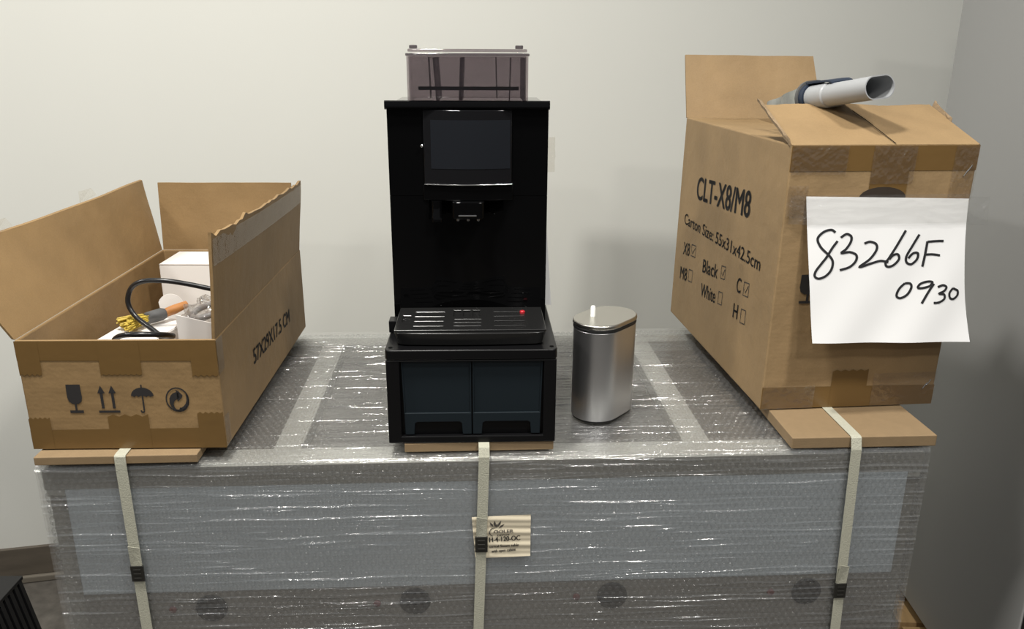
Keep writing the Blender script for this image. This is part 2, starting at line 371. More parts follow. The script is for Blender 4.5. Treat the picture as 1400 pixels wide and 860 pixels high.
# stretch film with real wrinkles running along the table
nx, ns = 170, 1130
X, Sg = np.meshgrid(np.linspace(0, TW, nx), np.concatenate([np.linspace(-0.84, -0.40, 50, endpoint=False), np.linspace(-0.40, 0.598, ns-50)]), indexing='ij')
d = 0.0006*vnoise(X*3.1+Sg*2, Sg*40+X*1.2, 1) + 0.0003*vnoise(X*14, Sg*120+X*2, 3)
rr_ = np.random.default_rng(21)
for k in range(720):                         # single pulled wrinkles, long and thin
    s0 = rr_.uniform(-0.40, 0.58); x0 = rr_.uniform(-0.1, TW+0.1); ln = rr_.choice([0.03, 0.06, 0.12, 0.25])*rr_.uniform(0.7, 1.4); sg = rr_.uniform(0.0009, 0.0020)
    cols = np.abs(X[:,0]-x0) < ln*1.6
    if not cols.any(): continue
    xx = X[cols]; sl = rr_.normal(0, 0.015)
    d[cols] += rr_.uniform(0.0009, 0.0023)*np.exp(-((xx-x0)/ln)**2*2)*np.exp(-((Sg[cols]-s0-sl*(xx-x0)-0.0015*np.sin(xx*30+k))/sg)**2)
d = np.clip(d, -0.0025, 0.0024)
Yg, Zg, NY, NZ = path(Sg, 0.0024)
P = np.stack([X, Yg + NY*d, Zg + NZ*d], -1)
film = grid_mesh('stretch_film', P, M['film'], tbl, nx, ns)
for sx in (0, 1):
    U, V = np.meshgrid(np.linspace(0.004, TD, 90), np.linspace(0.06, T-0.004, 220), indexing='ij')
    d = 0.0010*vnoise(U*4, V*50+U*2, 5+sx) + 0.0008*vnoise(U*9, V*110, 7+sx)
    P = np.stack([(0.0022 - d) if sx == 0 else (TW - 0.0022 + d), U, V], -1) if False else np.stack([np.where(sx == 0, 0.0022 - d, TW - 0.0022 + d), U, V], -1)
    grid_mesh('stretch_film_end', P, M['film'], tbl, 90, 220)
# bubble wrap: backing sheet and the bubbles
Xs, Ss = np.meshgrid(np.linspace(0.004, TW-0.004, 3), np.concatenate([np.linspace(-0.82, -0.02, 6), np.linspace(-0.012, 0.012, 8), np.linspace(0.02, 0.595, 4)]), indexing='ij')
Yg, Zg, _, _ = path(Ss, 0.0086)
sheet = grid_mesh('bubble_sheet', np.stack([Xs, Yg, Zg], -1), M['bubble'], tbl, 3, 18)
def bubbles(centres, normals, name, parent):
    R, H, k = 0.0048, 0.0040, 8
    c = np.array(centres); n = np.array(normals); cnt = len(c)
    ref = np.tile(np.array([1.0,0,0]), (cnt,1)); ref[np.abs(n[:,0]) > 0.8] = (0,1,0)
    u = np.cross(n, ref); u /= np.linalg.norm(u, axis=1)[:,None]; v = np.cross(n, u)
    rings = [(R, 0.0), (R*0.93, H*0.62), (R*0.55, H*0.95)]; ang = np.arange(k)*2*math.pi/k
    vs = []
    for rr, hh in rings:
        vs.append(c[:,None,:] + rr*(np.cos(ang)[None,:,None]*u[:,None,:] + np.sin(ang)[None,:,None]*v[:,None,:]) + hh*n[:,None,:])
    vs.append((c + n*H)[:,None,:]); vs = np.concatenate(vs, 1); pv = 3*k+1
    q = []
    for i in range(2):
        for j in range(k): q.append((i*k+j, i*k+(j+1) % k, (i+1)*k+(j+1) % k, (i+1)*k+j))
    t = [(2*k+j, 2*k+(j+1) % k, 3*k) for j in range(k)]
    base = (np.arange(cnt)*pv)[:,None,None]
    Q = (np.array(q)[None] + base).reshape(-1,4); Tt = (np.array(t)[None] + base).reshape(-1,3)
    me = bpy.data.meshes.new(name); nl = Q.size + Tt.size; npoly = len(Q) + len(Tt)
    me.vertices.add(cnt*pv); me.vertices.foreach_set('co', vs.reshape(-1).astype(np.float32))
    me.loops.add(nl); me.loops.foreach_set('vertex_index', np.concatenate([Q.ravel(), Tt.ravel()]).astype(np.int32))
    me.polygons.add(npoly)
    me.polygons.foreach_set('loop_start', np.concatenate([np.arange(len(Q))*4, len(Q)*4 + np.arange(len(Tt))*3]).astype(np.int32))
    me.update(calc_edges=True); me.validate()
    o = link(name, me, M['bubble'], parent, smooth=180); o['kind'] = 'stuff'; return o
pit = 0.0116; row = pit*0.866
cs, nsn = [], []
rows = np.arange(-0.46, 0.586, row)
for j, s_ in enumerate(rows):
    xs = np.arange(0.010 + (pit/2 if j % 2 else 0), TW-0.010, pit); xs = xs + rng.normal(0, 0.0004, len(xs))
    ss = s_ + rng.normal(0, 0.0004, len(xs)) + 0.003*np.sin(xs*2.3)
    y, z, ny, nz = path(ss, 0.0084)
    cs.append(np.stack([xs, y, z], -1)); nsn.append(np.stack([0*xs, ny, nz], -1))
for j, z_ in enumerate(np.arange(T-0.44, T-0.012, row)):
    ys = np.arange(0.014 + (pit/2 if j % 2 else 0), TD-0.012, pit)
    for sx, nxn in ((0.0058, -1.0), (TW-0.0058, 1.0)):
        cs.append(np.stack([sx+0*ys, ys, z_+0*ys], -1)); nsn.append(np.stack([nxn+0*ys, 0*ys, 0*ys], -1))
bubbles(np.concatenate(cs), np.concatenate(nsn), 'bubble_wrap', tbl)
for sx in (0.0057, TW-0.0057):
    MB().add([(sx,0.01,0.06),(sx,TD-0.008,0.06),(sx,TD-0.008,T-0.01),(sx,0.01,T-0.01)], [(0,1,2,3)]).build('bubble_sheet_end', M['bubble'], tbl, fix=False)

TM = Matrix.Translation((TX, TY, T)) @ Matrix.Rotation(TA, 4, 'Z')          # table-top frame
def tw(x, y, z=0.0): return tuple(TM @ Vector((x, y, z)))

# boards that spread the strap load
def board(label, x0, x1, y0, y1, th):
    o = MB().box(0, x1-x0, 0, y1-y0, 0, th).build('board', M['mdf'], loc=tw(x0, y0, 0), rz=TA, bevel=0.0012)
    return tag(o, label, 'board', 'boards under the packing straps')
board('brown fibreboard plank under the long open carton', 0.002, 0.240, 0.001, 0.585, 0.0135)
board('short brown fibreboard plank under the black drawer base', 0.547, 0.777, 0.020, 0.50, 0.0145)
board('brown fibreboard plank sticking out under the tall carton', 1.149, 1.381, 0.006, 0.585, 0.0185)

# packing straps
def strap(label, xt, xb, th, yb, clip_z, wd=0.0165):
    t = thing('packing_strap', label, 'strap', tw((xt+xb)/2, -0.002, -T+0.001), TA, 'packing straps around the steam table')
    def X(z): return (xt + (xb-xt)*(-z)/0.33) - (xt+xb)/2
    prof = [(-0.0012, -0.80), (-0.0012, -0.33), (-0.0012, -0.16), (-0.0012, -0.02), (-0.0012, 0.0)]
    prof += [(min(yb-0.0016, 0.004), th-0.001), (yb-0.0006, th+0.0004), (yb+0.004, th+0.0010), (0.30, th+0.0010), (TD-0.02, th+0.0010)]
    m = MB(); vs = []; hw = wd/2
    for i, (y, z) in enumerate(prof):
        a = prof[max(i-1,0)]; b = prof[min(i+1, len(prof)-1)]; tx, tz = b[0]-a[0], b[1]-a[1]; l = math.hypot(tx, tz); ny, nz = -tz/l, tx/l
        x = X(min(z, 0.0) if z < 0 else 0.0)
        for sx in (-1, 1):
            for o in (0.0, 0.0009): vs.append((x + sx*hw, y + 0.002 + ny*o, z + T-0.001 + nz*o))
    fs = []
    for i in range(len(prof)-1):
        a, b = i*4, (i+1)*4
        fs += [(a,a+2,b+2,b),(a+1,b+1,b+3,a+3),(a,b,b+1,a+1),(a+2,a+3,b+3,b+2)]
    m.add(vs, fs).build('band', M['strap'], t)
    cx = X(clip_z); cz = clip_z + T-0.001
    c = MB().box(cx-hw-0.0016, cx+hw+0.0016, -0.0028, 0.0006, cz-0.014, cz+0.014).build('clip', M['clip'], t, bevel=0.0008)
    for k in range(3):
        MB().box(cx-hw*0.7, cx+hw*0.7, -0.0036, -0.0027, cz-0.0095+k*0.0075, cz-0.0065+k*0.0075).build('crimp', M['clip'], c, bevel=0.0006)
    # loose overlap end of the band above the seal
    MB().add([(cx-hw, -0.0016, cz+0.012),(cx+hw, -0.0016, cz+0.012),(cx+hw+0.001, -0.0024, cz+0.046),(cx-hw+0.001, -0.0052, cz+0.051),
              (cx-hw, -0.0008, cz+0.012),(cx+hw, -0.0008, cz+0.012),(cx+hw+0.001, -0.0016, cz+0.046),(cx-hw+0.001, -0.0044, cz+0.051)],
             [(0,1,2,3),(7,6,5,4),(0,4,5,1),(1,5,6,2),(2,6,7,3),(3,7,4,0)]).build('loose_end', M['strap'], t)
    return t
strap('cream woven strap over the plank under the long open carton', 0.128, 0.129, 0.0135, 0.001, -0.188)
strap('cream woven strap crossing the cream paper label', 0.669, 0.6575, 0.0145, 0.020, -0.1515)
strap('cream woven strap lying across the bare end of the right plank', 1.2495, 1.2585, 0.0185, 0.006, -0.2575)

# paper label on the wrapping
lab = thing('shipping_label', 'wrinkled cream paper label with black print under the middle strap', 'label', tw(0.649, -0.0002, -0.1785), TA)
LW, LH = 0.0925, 0.0745
def lab_s(u, v): return (u*LW + 0.005*(1-v)*(1-u), -0.0004 - 0.0005*math.sin(v*22+u*2) - 0.00035*math.sin(v*41+u*3) , v*LH + 0.002*u)
m = MB(); nu, nv = 14, 48
m.add([lab_s(i/(nu-1), j/(nv-1)) for i in range(nu) for j in range(nv)], [(i*nv+j, (i+1)*nv+j, (i+1)*nv+j+1, i*nv+j+1) for i in range(nu-1) for j in range(nv-1)])
m.build('paper', M['label'], lab, smooth=180)
lm = lambda u, v: (lambda p: (p[0], p[1]-0.0012, p[2]))(lab_s(u, v))
print_text('model_code', 'H-4-120-OC', M['ink'], lab, lm, 0.275, 0.385, 0.815, 0.405, 0.115, 0.028)
print_text('caption', 'ctrical Steam table', M['ink'], lab, lm, 0.27, 0.245, 0.79, 0.265, 0.068, 0.03)
print_text('caption', 'with open cabine', M['ink'], lab, lm, 0.30, 0.125, 0.735, 0.15, 0.068, 0.03)
print_text('logo_name', 'OOLER', M['ink_grey'], lab, lm, 0.36, 0.605, 0.70, 0.605, 0.066, 0.05)
print_text('logo_name', 'DEPOT', M['ink_grey'], lab, lm, 0.42, 0.52, 0.635, 0.525, 0.045, 0.05)
def arc(cx, cy, rx, ry, a0, a1, n=14): return [(cx + rx*math.cos(math.radians(a0+(a1-a0)*k/n)), cy + ry*math.sin(math.radians(a0+(a1-a0)*k/n))) for k in range(n+1)]
lf = ribbon(arc(0.37, 0.62, 0.085, 0.10, 80, 250), 0.018)
for bx, by, an, ln in ((0.36,0.74,115,0.15),(0.385,0.74,92,0.17),(0.425,0.73,68,0.19),(0.445,0.71,45,0.15),(0.40,0.72,78,0.12)):
    ca, sa = math.cos(math.radians(an)), math.sin(math.radians(an)); q = (-sa*0.022, ca*0.022)
    lf.append([(bx,by),(bx+ca*ln*0.5+q[0]*-1, by+sa*ln*0.5-q[1]),(bx+ca*ln, by+sa*ln),(bx+ca*ln*0.5+q[0], by+sa*ln*0.5+q[1])])
print_poly('logo', lf, M['ink_grey'], lab, lm)

# ================================================================== LONG OPEN CARTON (left)
LBX, LBY, LBZ, LBA = -0.7186, 1.109, T+0.0148, 0.0319
LW_, LD_, LH_ = 0.288, 0.57, 0.174
lc = thing('carton', 'long low open cardboard carton with printed handling symbols on its end', 'carton', (LBX, LBY, LBZ), LBA)
th = 0.005
def open_carton(parent, W, D, H, lean, mat):
    o = [(0,0,0),(W,0,0),(W,D,0),(0,D,0)]; t = [(lean,0,H),(lean+W,0,H),(lean+W,D,H),(lean,D,H)]
    m = MB(); k = th
    i0 = [(k,k,k),(W-k,k,k),(W-k,D-k,k),(k,D-k,k)]; i1 = [(lean+k,k,H),(lean+W-k,k,H),(lean+W-k,D-k,H),(lean+k,D-k,H)]
    m.add(o + t + i0 + i1, [(0,3,2,1)] + [(a, (a+1) % 4, 4+(a+1) % 4, 4+a) for a in range(4)] + [(4+a, 4+(a+1) % 4, 12+(a+1) % 4, 12+a) for a in range(4)]
          + [(8+(a+1) % 4, 8+a, 12+a, 12+(a+1) % 4) for a in range(4)] + [(8,9,10,11)])
    return m.build('body', mat, parent, bevel=0.0025, seg=2)
open_carton(lc, LW_, LD_, LH_, 0, M['card'])
def flap(name, parent, hinge, out, nrm, mat, nu=24, nv=8, rag=0.0, bow=0.0, seed=0, u_lim=(0,1), thick=0.0045, torn=0.0):
    """a board panel: hinge=(p0,p1) line, out=vectors at both hinge ends to the free edge, nrm=thickness direction"""
    p0, p1 = Vector(hinge[0]), Vector(hinge[1]); o0, o1 = Vector(out[0]), Vector(out[1]); nn = Vector(nrm).normalized()
    r = np.random.default_rng(seed); rg = r.normal(0, rag, nu); ph = r.uniform(0, 6, 4)
    vs = []
    for s in (0, 1):
        for i in range(nu):
            u = i/(nu-1)
            for j in range(nv):
                v = j/(nv-1); p = p0.lerp(p1, u) + o0.lerp(o1, u)*(v + (rg[i] if j == nv-1 else 0))
                b = bow*(math.sin(math.pi*u)*v*v) + 0.0010*math.sin(u*9+ph[0])*v + 0.0008*math.sin(u*17+v*7+ph[1])*v
                vs.append(p + nn*(b + (thick if s else 0)))
    A = nu*nv; fs = []
    for i in range(nu-1):
        for j in range(nv-1):
            a = i*nv+j; fs.append((a, a+nv, a+nv+1, a+1)); fs.append((A+a, A+a+1, A+a+nv+1, A+a+nv))
    for i in range(nu-1):
        for j in (0, nv-1): a = i*nv+j; fs.append((a, a+nv, A+a+nv, A+a))
    for j in range(nv-1):
        for i in (0, nu-1): a = i*nv+j; fs.append((a, A+a, A+a+1, a+1))
    return MB().add(vs, fs).build(name, mat, parent, smooth=35)
Lf = 0.147
flap('flap', lc, ((0.001,0.002,LH_),(0.001,LD_-0.002,LH_)), ((-Lf*math.cos(1.10)-0.004, -0.012, Lf*math.sin(1.10)),(-Lf*math.cos(1.42), 0, Lf*math.sin(1.42))), (-1,0,0.3), M['card'], seed=1, bow=-0.004)
flap('flap', lc, ((0.003,LD_-0.001,LH_),(LW_-0.003,LD_-0.001,LH_)), ((0.004,0.002,0.140),(-0.006,0.002,0.140)), (0,1,0), M['card'], seed=2)
rf = flap('flap', lc, ((LW_-0.001,0.002,LH_),(LW_-0.001,LD_-0.002,LH_)), ((0.011,0.0,0.154),(0.014,0.0,0.144)), (-1,0,0.06), M['card'], seed=3, rag=0.012, nu=34, bow=-0.006)
flap('flap', lc, ((0.006,0.007,LH_-0.004),(LW_-0.006,0.007,LH_-0.004)), ((0,0.02,-0.13),(0,0.02,-0.13)), (0,-1,0), M['card'], seed=4)   # end flap tucked inside
fm = lambda e: (lambda u, v: (u, -e, v))
front_tape = [(0.0006, [[(0,LH_-0.031),(LW_,LH_-0.033),(LW_,LH_-0.001),(0,LH_-0.001)]]),
              (0.0006, [[(0,0.001),(LW_,0.001),(LW_,0.034),(0,0.032)]]),
              (0.0009, [jag(0.0005,0.033,0.119,LH_-0.001,'b')]), (0.0009, [jag(0.117,0.177,0.119,LH_-0.001,'b',15,0.002)]), (0.0009, [jag(0.2495,LW_-0.0005,0.116,LH_-0.001,'b')]),
              (0.0009, [jag(0.0005,0.032,0.001,0.053,'t')]), (0.0009, [jag(0.117,0.177,0.001,0.057,'t',7,0.004)]), (0.0009, [jag(0.2495,LW_-0.0005,0.001,0.060,'t')])]
for e, pl in front_tape: print_poly('tape', pl, M['tape_brown'], lc, fm(e))
# tape running on round the corner
sm = lambda e: (lambda u, v: (LW_+e, u, v))
print_poly('tape', [[(0.0005,0.118),(0.026,0.121),(0.028,LH_-0.002),(0.0005,LH_-0.001)]], M['tape_brown'], lc, sm(0.0006))
print_poly('clear_tape', [[(0.0005,0.001),(0.022,0.001),(0.022,0.05),(0.0005,0.052)]], M['tape_clear'], lc, sm(0.0008))
# old tape on the tall side flap
tq = [(u, v) for u in np.linspace(0.0,1.0,22) for v in (0.70, 0.96)]
def rfm(u, v): 
    y = 0.003 + u*(LD_-0.006); s = v
    return (LW_ - 0.001 + (0.011+0.003*u)*s + 0.0014 + 0.006*math.sin(math.pi*u)*s*s, y, LH_ + (0.154-0.010*u)*s)
m = MB().add([rfm(u, v) for u, v in tq], [(2*i, 2*i+2, 2*i+3, 2*i+1) for i in range(21)]); m.build('clear_tape', M['tape_clear'], lc, smooth=180)
# scraps of clear tape on the rear edge of the wide flap
for y, ww in ((0.10, 0.05), (0.37, 0.07)):
    a = Vector((-Lf*math.cos(1.2)-0.004, y, LH_+Lf*math.sin(1.2)-0.004))
    m = MB(); m.add([a, a+Vector((0,ww,0.004)), a+Vector((-0.006,ww*0.9,0.018)), a+Vector((-0.004,0.01,0.02))], [(0,1,2,3)]); m.build('clear_tape', M['tape_clear'], lc, fix=False)
# printed handling symbols
fi = fm(0.0007)
def place(pl, cx, cy, w, h): return [[(cx + (a-0.5)*w, cy + (b-0.5)*h) for a, b in p] for p in pl]
glass = [[(0.02,1.0),(0.0,0.55),(0.08,0.40),(0.30,0.32),(0.70,0.32),(0.92,0.40),(1.0,0.55),(0.98,1.0)], [(0.43,0.33),(0.43,0.08),(0.57,0.08),(0.57,0.33)], [(0.05,0.09),(0.05,0.0),(0.97,0.0),(0.97,0.09)]]
print_poly('fragile_symbol', place(glass, 0.0735, 0.0825, 0.0215, 0.0455), M['ink_card'], lc, fi)
arrows = [[(0.0,0.0),(1,0.0),(1,0.08),(0,0.08)]]
for ax in (0.05, 0.57): arrows += [[(ax+0.11,0.16),(ax+0.24,0.16),(ax+0.24,0.74),(ax+0.11,0.74)], [(ax,0.72),(ax+0.35,0.72),(ax+0.175,1.0)]]
print_poly('this_way_up_symbol', place(arrows, 0.1215, 0.0815, 0.031, 0.0435), M['ink_card'], lc, fi)
dome = [(0.5+0.5*math.cos(math.radians(a)), 0.60+0.30*math.sin(math.radians(a))) for a in range(180, -1, -15)]
scal = [(0.92,0.60),(0.86,0.57),(0.76,0.62),(0.68,0.57),(0.54,0.62),(0.46,0.62),(0.32,0.57),(0.24,0.62),(0.14,0.57),(0.08,0.60)]
umb = [dome + scal, [(0.47,0.9),(0.47,1.0),(0.53,1.0),(0.53,0.9)], [(0.465,0.10),(0.465,0.62),(0.535,0.62),(0.535,0.10)]]
umb += ribbon(arc(0.43, 0.09, 0.07, 0.06, 0, -190), 0.06)
print_poly('keep_dry_symbol', place(umb, 0.1725, 0.0815, 0.033, 0.0455), M['ink_card'], lc, fi)
g_ = lambda L: [((x-85)/490.0, 1-(y-170)/478.0) for x, y in L]
dot = ribbon(arc(0.5, 0.5, 0.47, 0.47, 0, 351, 40), 0.055, True)
sw = list(zip(g_([(225,600),(185,545),(160,470),(165,390),(200,325),(250,285),(315,262),(370,275)]), g_([(310,625),(255,565),(240,500),(255,455),(290,415),(318,400),(335,400),(372,375)])))
dot += [[sw[i][0], sw[i+1][0], sw[i+1][1], sw[i][1]] for i in range(len(sw)-1)]
dot.append(g_([(315,220),(370,245),(445,322),(435,360),(345,442),(325,400),(330,300)]))
sw = list(zip(g_([(545,300),(570,420),(555,510),(500,590),(430,635),(350,648),(270,635)]), g_([(520,310),(518,420),(490,490),(445,535),(380,575),(345,604),(290,600)])))
dot += [[sw[i][0], sw[i+1][0], sw[i+1][1], sw[i][1]] for i in range(len(sw)-1)]
dot.append(g_([(358,562),(395,570),(400,600),(345,606)]))
print_poly('recycling_symbol', place(dot, 0.2230, 0.0800, 0.0345, 0.0395), M['ink_card'], lc, fi)
print_text('size_print', '57X29X17.5 CM', M['ink_card'], lc, sm(0.0007), 0.173, 0.068, 0.434, 0.058, 0.026, 0.045)

# contents of the long carton -------------------------------------------------
LM = Matrix.Translation((LBX, LBY, LBZ)) @ Matrix.Rotation(LBA, 4, 'Z')
def lw(x, y, z): return tuple(LM @ Vector((x, y, z)))
wb = thing('white_box', 'tall plain white paper box at the back of the open carton', 'box', lw(0.048, 0.425, th+0.001), LBA-0.02)
MB().box(0, 0.165, 0, 0.105, 0, 0.172).build('body', M['white_card'], wb, bevel=0.0015)
MB().box(0.001, 0.164, -0.0008, 0.104, 0.1722, 0.1732).build('lid', M['white_card'], wb)
fb = thing('white_box', 'flat plain white paper box lying in front of the open carton', 'box', lw(0.026, 0.045, th+0.001), LBA-0.12)
MB().box(0, 0.098, 0, 0.235, 0, 0.112).build('body', M['white_card'], fb, bevel=0.0015)
MB().box(0.001, 0.097, 0.001, 0.234, 0.1122, 0.1130).build('lid', M['white_card'], fb)
lf_ = MB().prism(arc(0, 0, 0.022, 0.022, 15, 160, 10) + [(-0.016, -0.030), (0.020, -0.026)], 0, 0.0012, 'y').build('leaflet', M['white_card'], loc=lw(0.104, 0.318, 0.128), rz=LBA+0.2)
tag(lf_, 'rounded white paper leaflet beside the brush handle', 'leaflet')
wc = MB().add([(0,0,0),(0.058,0,0),(0.058,0,0.118),(0.001,-0.004,0.134),(0,0.0012,0),(0.058,0.0012,0),(0.058,0.0012,0.118),(0.001,-0.0028,0.134)],
              [(0,1,2,3),(7,6,5,4),(0,4,5,1),(1,5,6,2),(2,6,7,3),(3,7,4,0)]).build('white_card', M['white_card'], loc=lw(0.2165, 0.050, th+0.058), rz=LBA)
tag(wc, 'plain white card standing behind the front edge of the open carton', 'card')
def cp(u, y, z): return (u, y, z)
cpts = spline([(0.262,0.225,0.174),(0.225,0.222,0.184),(0.180,0.215,0.197),(0.145,0.205,0.206),(0.112,0.200,0.207),(0.090,0.200,0.196),(0.0815,0.198,0.172),(0.092,0.192,0.150),(0.118,0.178,0.135),(0.150,0.160,0.121),(0.180,0.12,0.138),(0.182,0.080,0.154),(0.158,0.060,0.1615),(0.128,0.060,0.1600),(0.108,0.075,0.146),(0.112,0.10,0.1285),(0.150,0.12,0.110),(0.180,0.14,0.085)], 8)
cb = MB().tube(cpts, 0.0043, 12).build('power_cable', M['cable'], loc=lw(0,0,0), rz=LBA, smooth=60); tag(cb, 'thick black power cable looping up out of the open carton', 'cable')
br = thing('brush', 'small cleaning brush with yellow bristles in the open carton', 'brush', lw(0.098, 0.225, 0.124), LBA+0.85)
bm_ = MB()
for k in range(70):
    a, b, c = rng.uniform(-1,1,3); bm_.tube([(0.0, a*0.008, 0.010+b*0.006), (-0.018, a*0.013, 0.010+b*0.008), (-0.040+c*0.005, a*0.020, 0.008+b*0.009)], 0.0013, 4)
tag(bm_.build('bristles', M['bristle'], br, smooth=60), kind='stuff')
MB().tube([(-0.004,0,0.010),(0.0,0,0.010),(0.026,0,0.011),(0.032,0,0.011)], [0.009,0.0105,0.011,0.009], 14).build('collar', M['grey_rub'], br, smooth=50)
MB().tube([(0.031,0,0.011),(0.05,0,0.014),(0.074,0,0.018)], [0.0075,0.0085,0.0065], 12).build('handle', M['orange'], br, smooth=50)
hz = [(0.205 + 0.036*math.cos(t*0.5), 0.250 + 0.045*math.sin(t*0.5), 0.100 + 0.0016*t + 0.008*math.sin(t*0.5+1)) for t in range(0, 28)]
ho = MB().tube(spline([(x, y, z+0.012) for x, y, z in hz], 4), 0.0052, 10).build('hose', M['hose'], loc=lw(0,0,0), rz=LBA, smooth=60); tag(ho, 'coiled grey hose inside the clear plastic bag', 'hose')
import bmesh
bme = bmesh.new(); bmesh.ops.create_icosphere(bme, subdivisions=5, radius=1)
for v in bme.verts:
    p = v.co; n = 1 + 0.14*math.sin(p.x*9+p.z*5) * math.cos(p.y*7) + 0.06*math.sin(p.z*19+p.x*11) + 0.05*math.sin(p.y*23+p.x*7)
    v.co = Vector((p.x*0.058*n, p.y*0.068*n, p.z*0.040*n))
me = bpy.data.meshes.new('plastic_bag'); bme.to_mesh(me); bme.free()
bg = link('plastic_bag', me, M['bag'], None, smooth=180, loc=lw(0.210, 0.250, 0.122), rz=LBA); tag(bg, 'crumpled clear plastic bag lying in the open carton', 'bag')

# ================================================================== TALL CARTON (right)
RX, RY, RZ, RA = 0.4157, 1.2558, T+0.0199, 0.0927
RW, RD, RH, RL = 0.301, 0.546, 0.4365, 0.0072
rc = thing('carton', 'tall cardboard carton with printed size text and raised flaps', 'carton', (RX, RY, RZ), RA)
open_carton(rc, RW, RD, RH, RL, M['card_r'])
RM = Matrix.Translation((RX, RY, RZ)) @ Matrix.Rotation(RA, 4, 'Z')
def rw(x, y, z): return tuple(RM @ Vector((x, y, z)))
# rear flap, standing
flap('flap', rc, ((RL,RD-0.001,RH),(RL+RW,RD-0.001,RH)), ((0.002,0.046,0.128),(-0.014,0.046,0.126)), (0,1,-0.3), M['card_r'], seed=11)
# left flap, lying in
flap('flap', rc, ((RL+0.001,0.01,RH-0.002),(RL+0.001,RD-0.01,RH-0.002)), ((0.152,0.004,-0.004),(0.152,-0.004,-0.002)), (0,0,-1), M['card_r'], seed=12)
# right flap, folded down inside
flap('flap', rc, ((RL+RW-0.006,0.01,RH-0.002),(RL+RW-0.006,RD-0.01,RH-0.002)), ((-0.085,0.0,-0.115),(-0.085,0.0,-0.115)), (1,0,-0.6), M['card_r'], seed=13)
# front flap, leaning back over the opening
FA = 0.38; FL = 0.142
fo = Vector((0, FL*math.cos(FA), FL*math.sin(FA)))
flap('flap', rc, ((RL,0.001,RH),(RL+RW,0.001,RH)), ((0.002, fo.y, fo.z),(-0.012, fo.y, fo.z-0.002)), (0,0.5,-1), M['card_r'], seed=14, nu=40, rag=0.004)
# torn, lifted plies along the two side edges of the front flap
def ply(x, side, y0, y1, wdt, lift):
    m = MB(); n = 14; vs = []
    for i in range(n):
        u = i/(n-1); s = y0 + (y1-y0)*u; j = rng.normal(0, 0.0008)
        p = Vector((x, 0, RH)) + fo*s; w_ = wdt*(0.35+0.65*u) + j
        vs += [p + Vector((0,0,-0.004)), p + Vector((side*0.003,0,0.003 + lift*0.3)), p + Vector((side*w_, 0, 0.001 + lift*u)), p + Vector((side*w_*0.9, 0, -0.004+lift*u))]
    fs = [(4*i+a, 4*i+(a+1) % 4, 4*i+4+(a+1) % 4, 4*i+4+a) for i in range(n-1) for a in range(4)] + [(3,2,1,0), tuple(4*(n-1)+a for a in range(4))]
    return m.add(vs, fs).build('torn_edge', M['edge'], rc)
ply(RL+0.001, -1, 0.05, 1.0, 0.011, 0.008); ply(RL+RW-0.009, 1, 0.55, 0.98, 0.004, 0.006)
# cut line in the top ply of the front flap
def ffm(e): return lambda u, v: (RL + RW*u, 0.001 + fo.y*v - 0.4*e, RH + fo.z*v + 0.9*e)
print_poly('crease', ribbon([(0.545,0.0),(0.50,0.55),(0.47,0.80)], 0.006), M['hole_black'], rc, ffm(0.0018))
rfm_ = lambda e: (lambda u, v: (u + RL*v/RH, -e, v))
for pl, mt, e in [([[(0.0,RH-0.040),(RW,RH-0.040),(RW,RH-0.001),(0.0,RH-0.001)]], 'tape_brown', 0.0006),
              ([[(0.131,0.350),(0.192,0.350),(0.192,RH-0.001),(0.131,RH-0.001)]], 'tape_brown', 0.0009),
              ([[(0.0,0.001),(RW,0.001),(RW,0.036),(0.0,0.040)]], 'tape_brown', 0.0006),
              ([jag(0.118,0.180,0.001,0.068,'t',9,0.003)], 'tape_brown', 0.0009)]:
    print_poly('tape', pl, M[mt], rc, rfm_(e))
# crumpled clear tape: top edge, corners, bottom edge
def crumple(name, mapf, u0, u1, v0, v1, nu, nv, amp, seed, mat, parent):
    U, V = np.meshgrid(np.linspace(0,1,nu), np.linspace(0,1,nv), indexing='ij')
    nu, nv = nu*2, nv*2; U, V = np.meshgrid(np.linspace(0,1,nu), np.linspace(0,1,nv), indexing='ij')
    rg_ = 1-np.abs(vnoise(U*5+seed+V*3, V*3-U*4, seed)); r2_ = 1-np.abs(vnoise(U*9-V*5, V*6+seed+U*3, seed+50))
    d_ = amp*(1.3*rg_**9 + 0.9*r2_**9 + 0.4*vnoise(U*7, V*5, seed+9))
    vs = [Vector(mapf(u0+(u1-u0)*u, v0+(v1-v0)*v)) for u, v in zip(U.ravel(), V.ravel())]
    nr = (Vector(mapf(u1,v0)) - Vector(mapf(u0,v0))).cross(Vector(mapf(u0,v1)) - Vector(mapf(u0,v0))).normalized()
    vs = [p + nr*(abs(k)+0.0004) for p, k in zip(vs, d_.ravel())]
    return MB().add(vs, [(i*nv+j, (i+1)*nv+j, (i+1)*nv+j+1, i*nv+j+1) for i in range(nu-1) for j in range(nv-1)]).build(name, mat, parent, smooth=180, fix=False)
r0 = rfm_(0.0012)
crumple('clear_tape', r0, 0.001, 0.090, RH-0.045, RH-0.001, 26, 12, 0.0012, 1, M['tape_clear'], rc)
crumple('clear_tape', r0, 0.130, 0.200, RH-0.060, RH-0.001, 22, 16, 0.0014, 2, M['tape_clear'], rc)
crumple('clear_tape', r0, 0.262, RW, RH-0.085, RH-0.001, 14, 20, 0.0014, 3, M['tape_clear'], rc)
crumple('clear_tape', r0, 0.001, 0.034, 0.325, 0.375, 14, 16, 0.0016, 4, M['tape_clear'], rc)
crumple('clear_tape', r0, 0.001, 0.090, 0.001, 0.042, 22, 12, 0.0012, 5, M['tape_clear'], rc)
crumple('clear_tape', r0, 0.19, RW, 0.001, 0.060, 22, 14, 0.0010, 6, M['tape_clear'], rc)
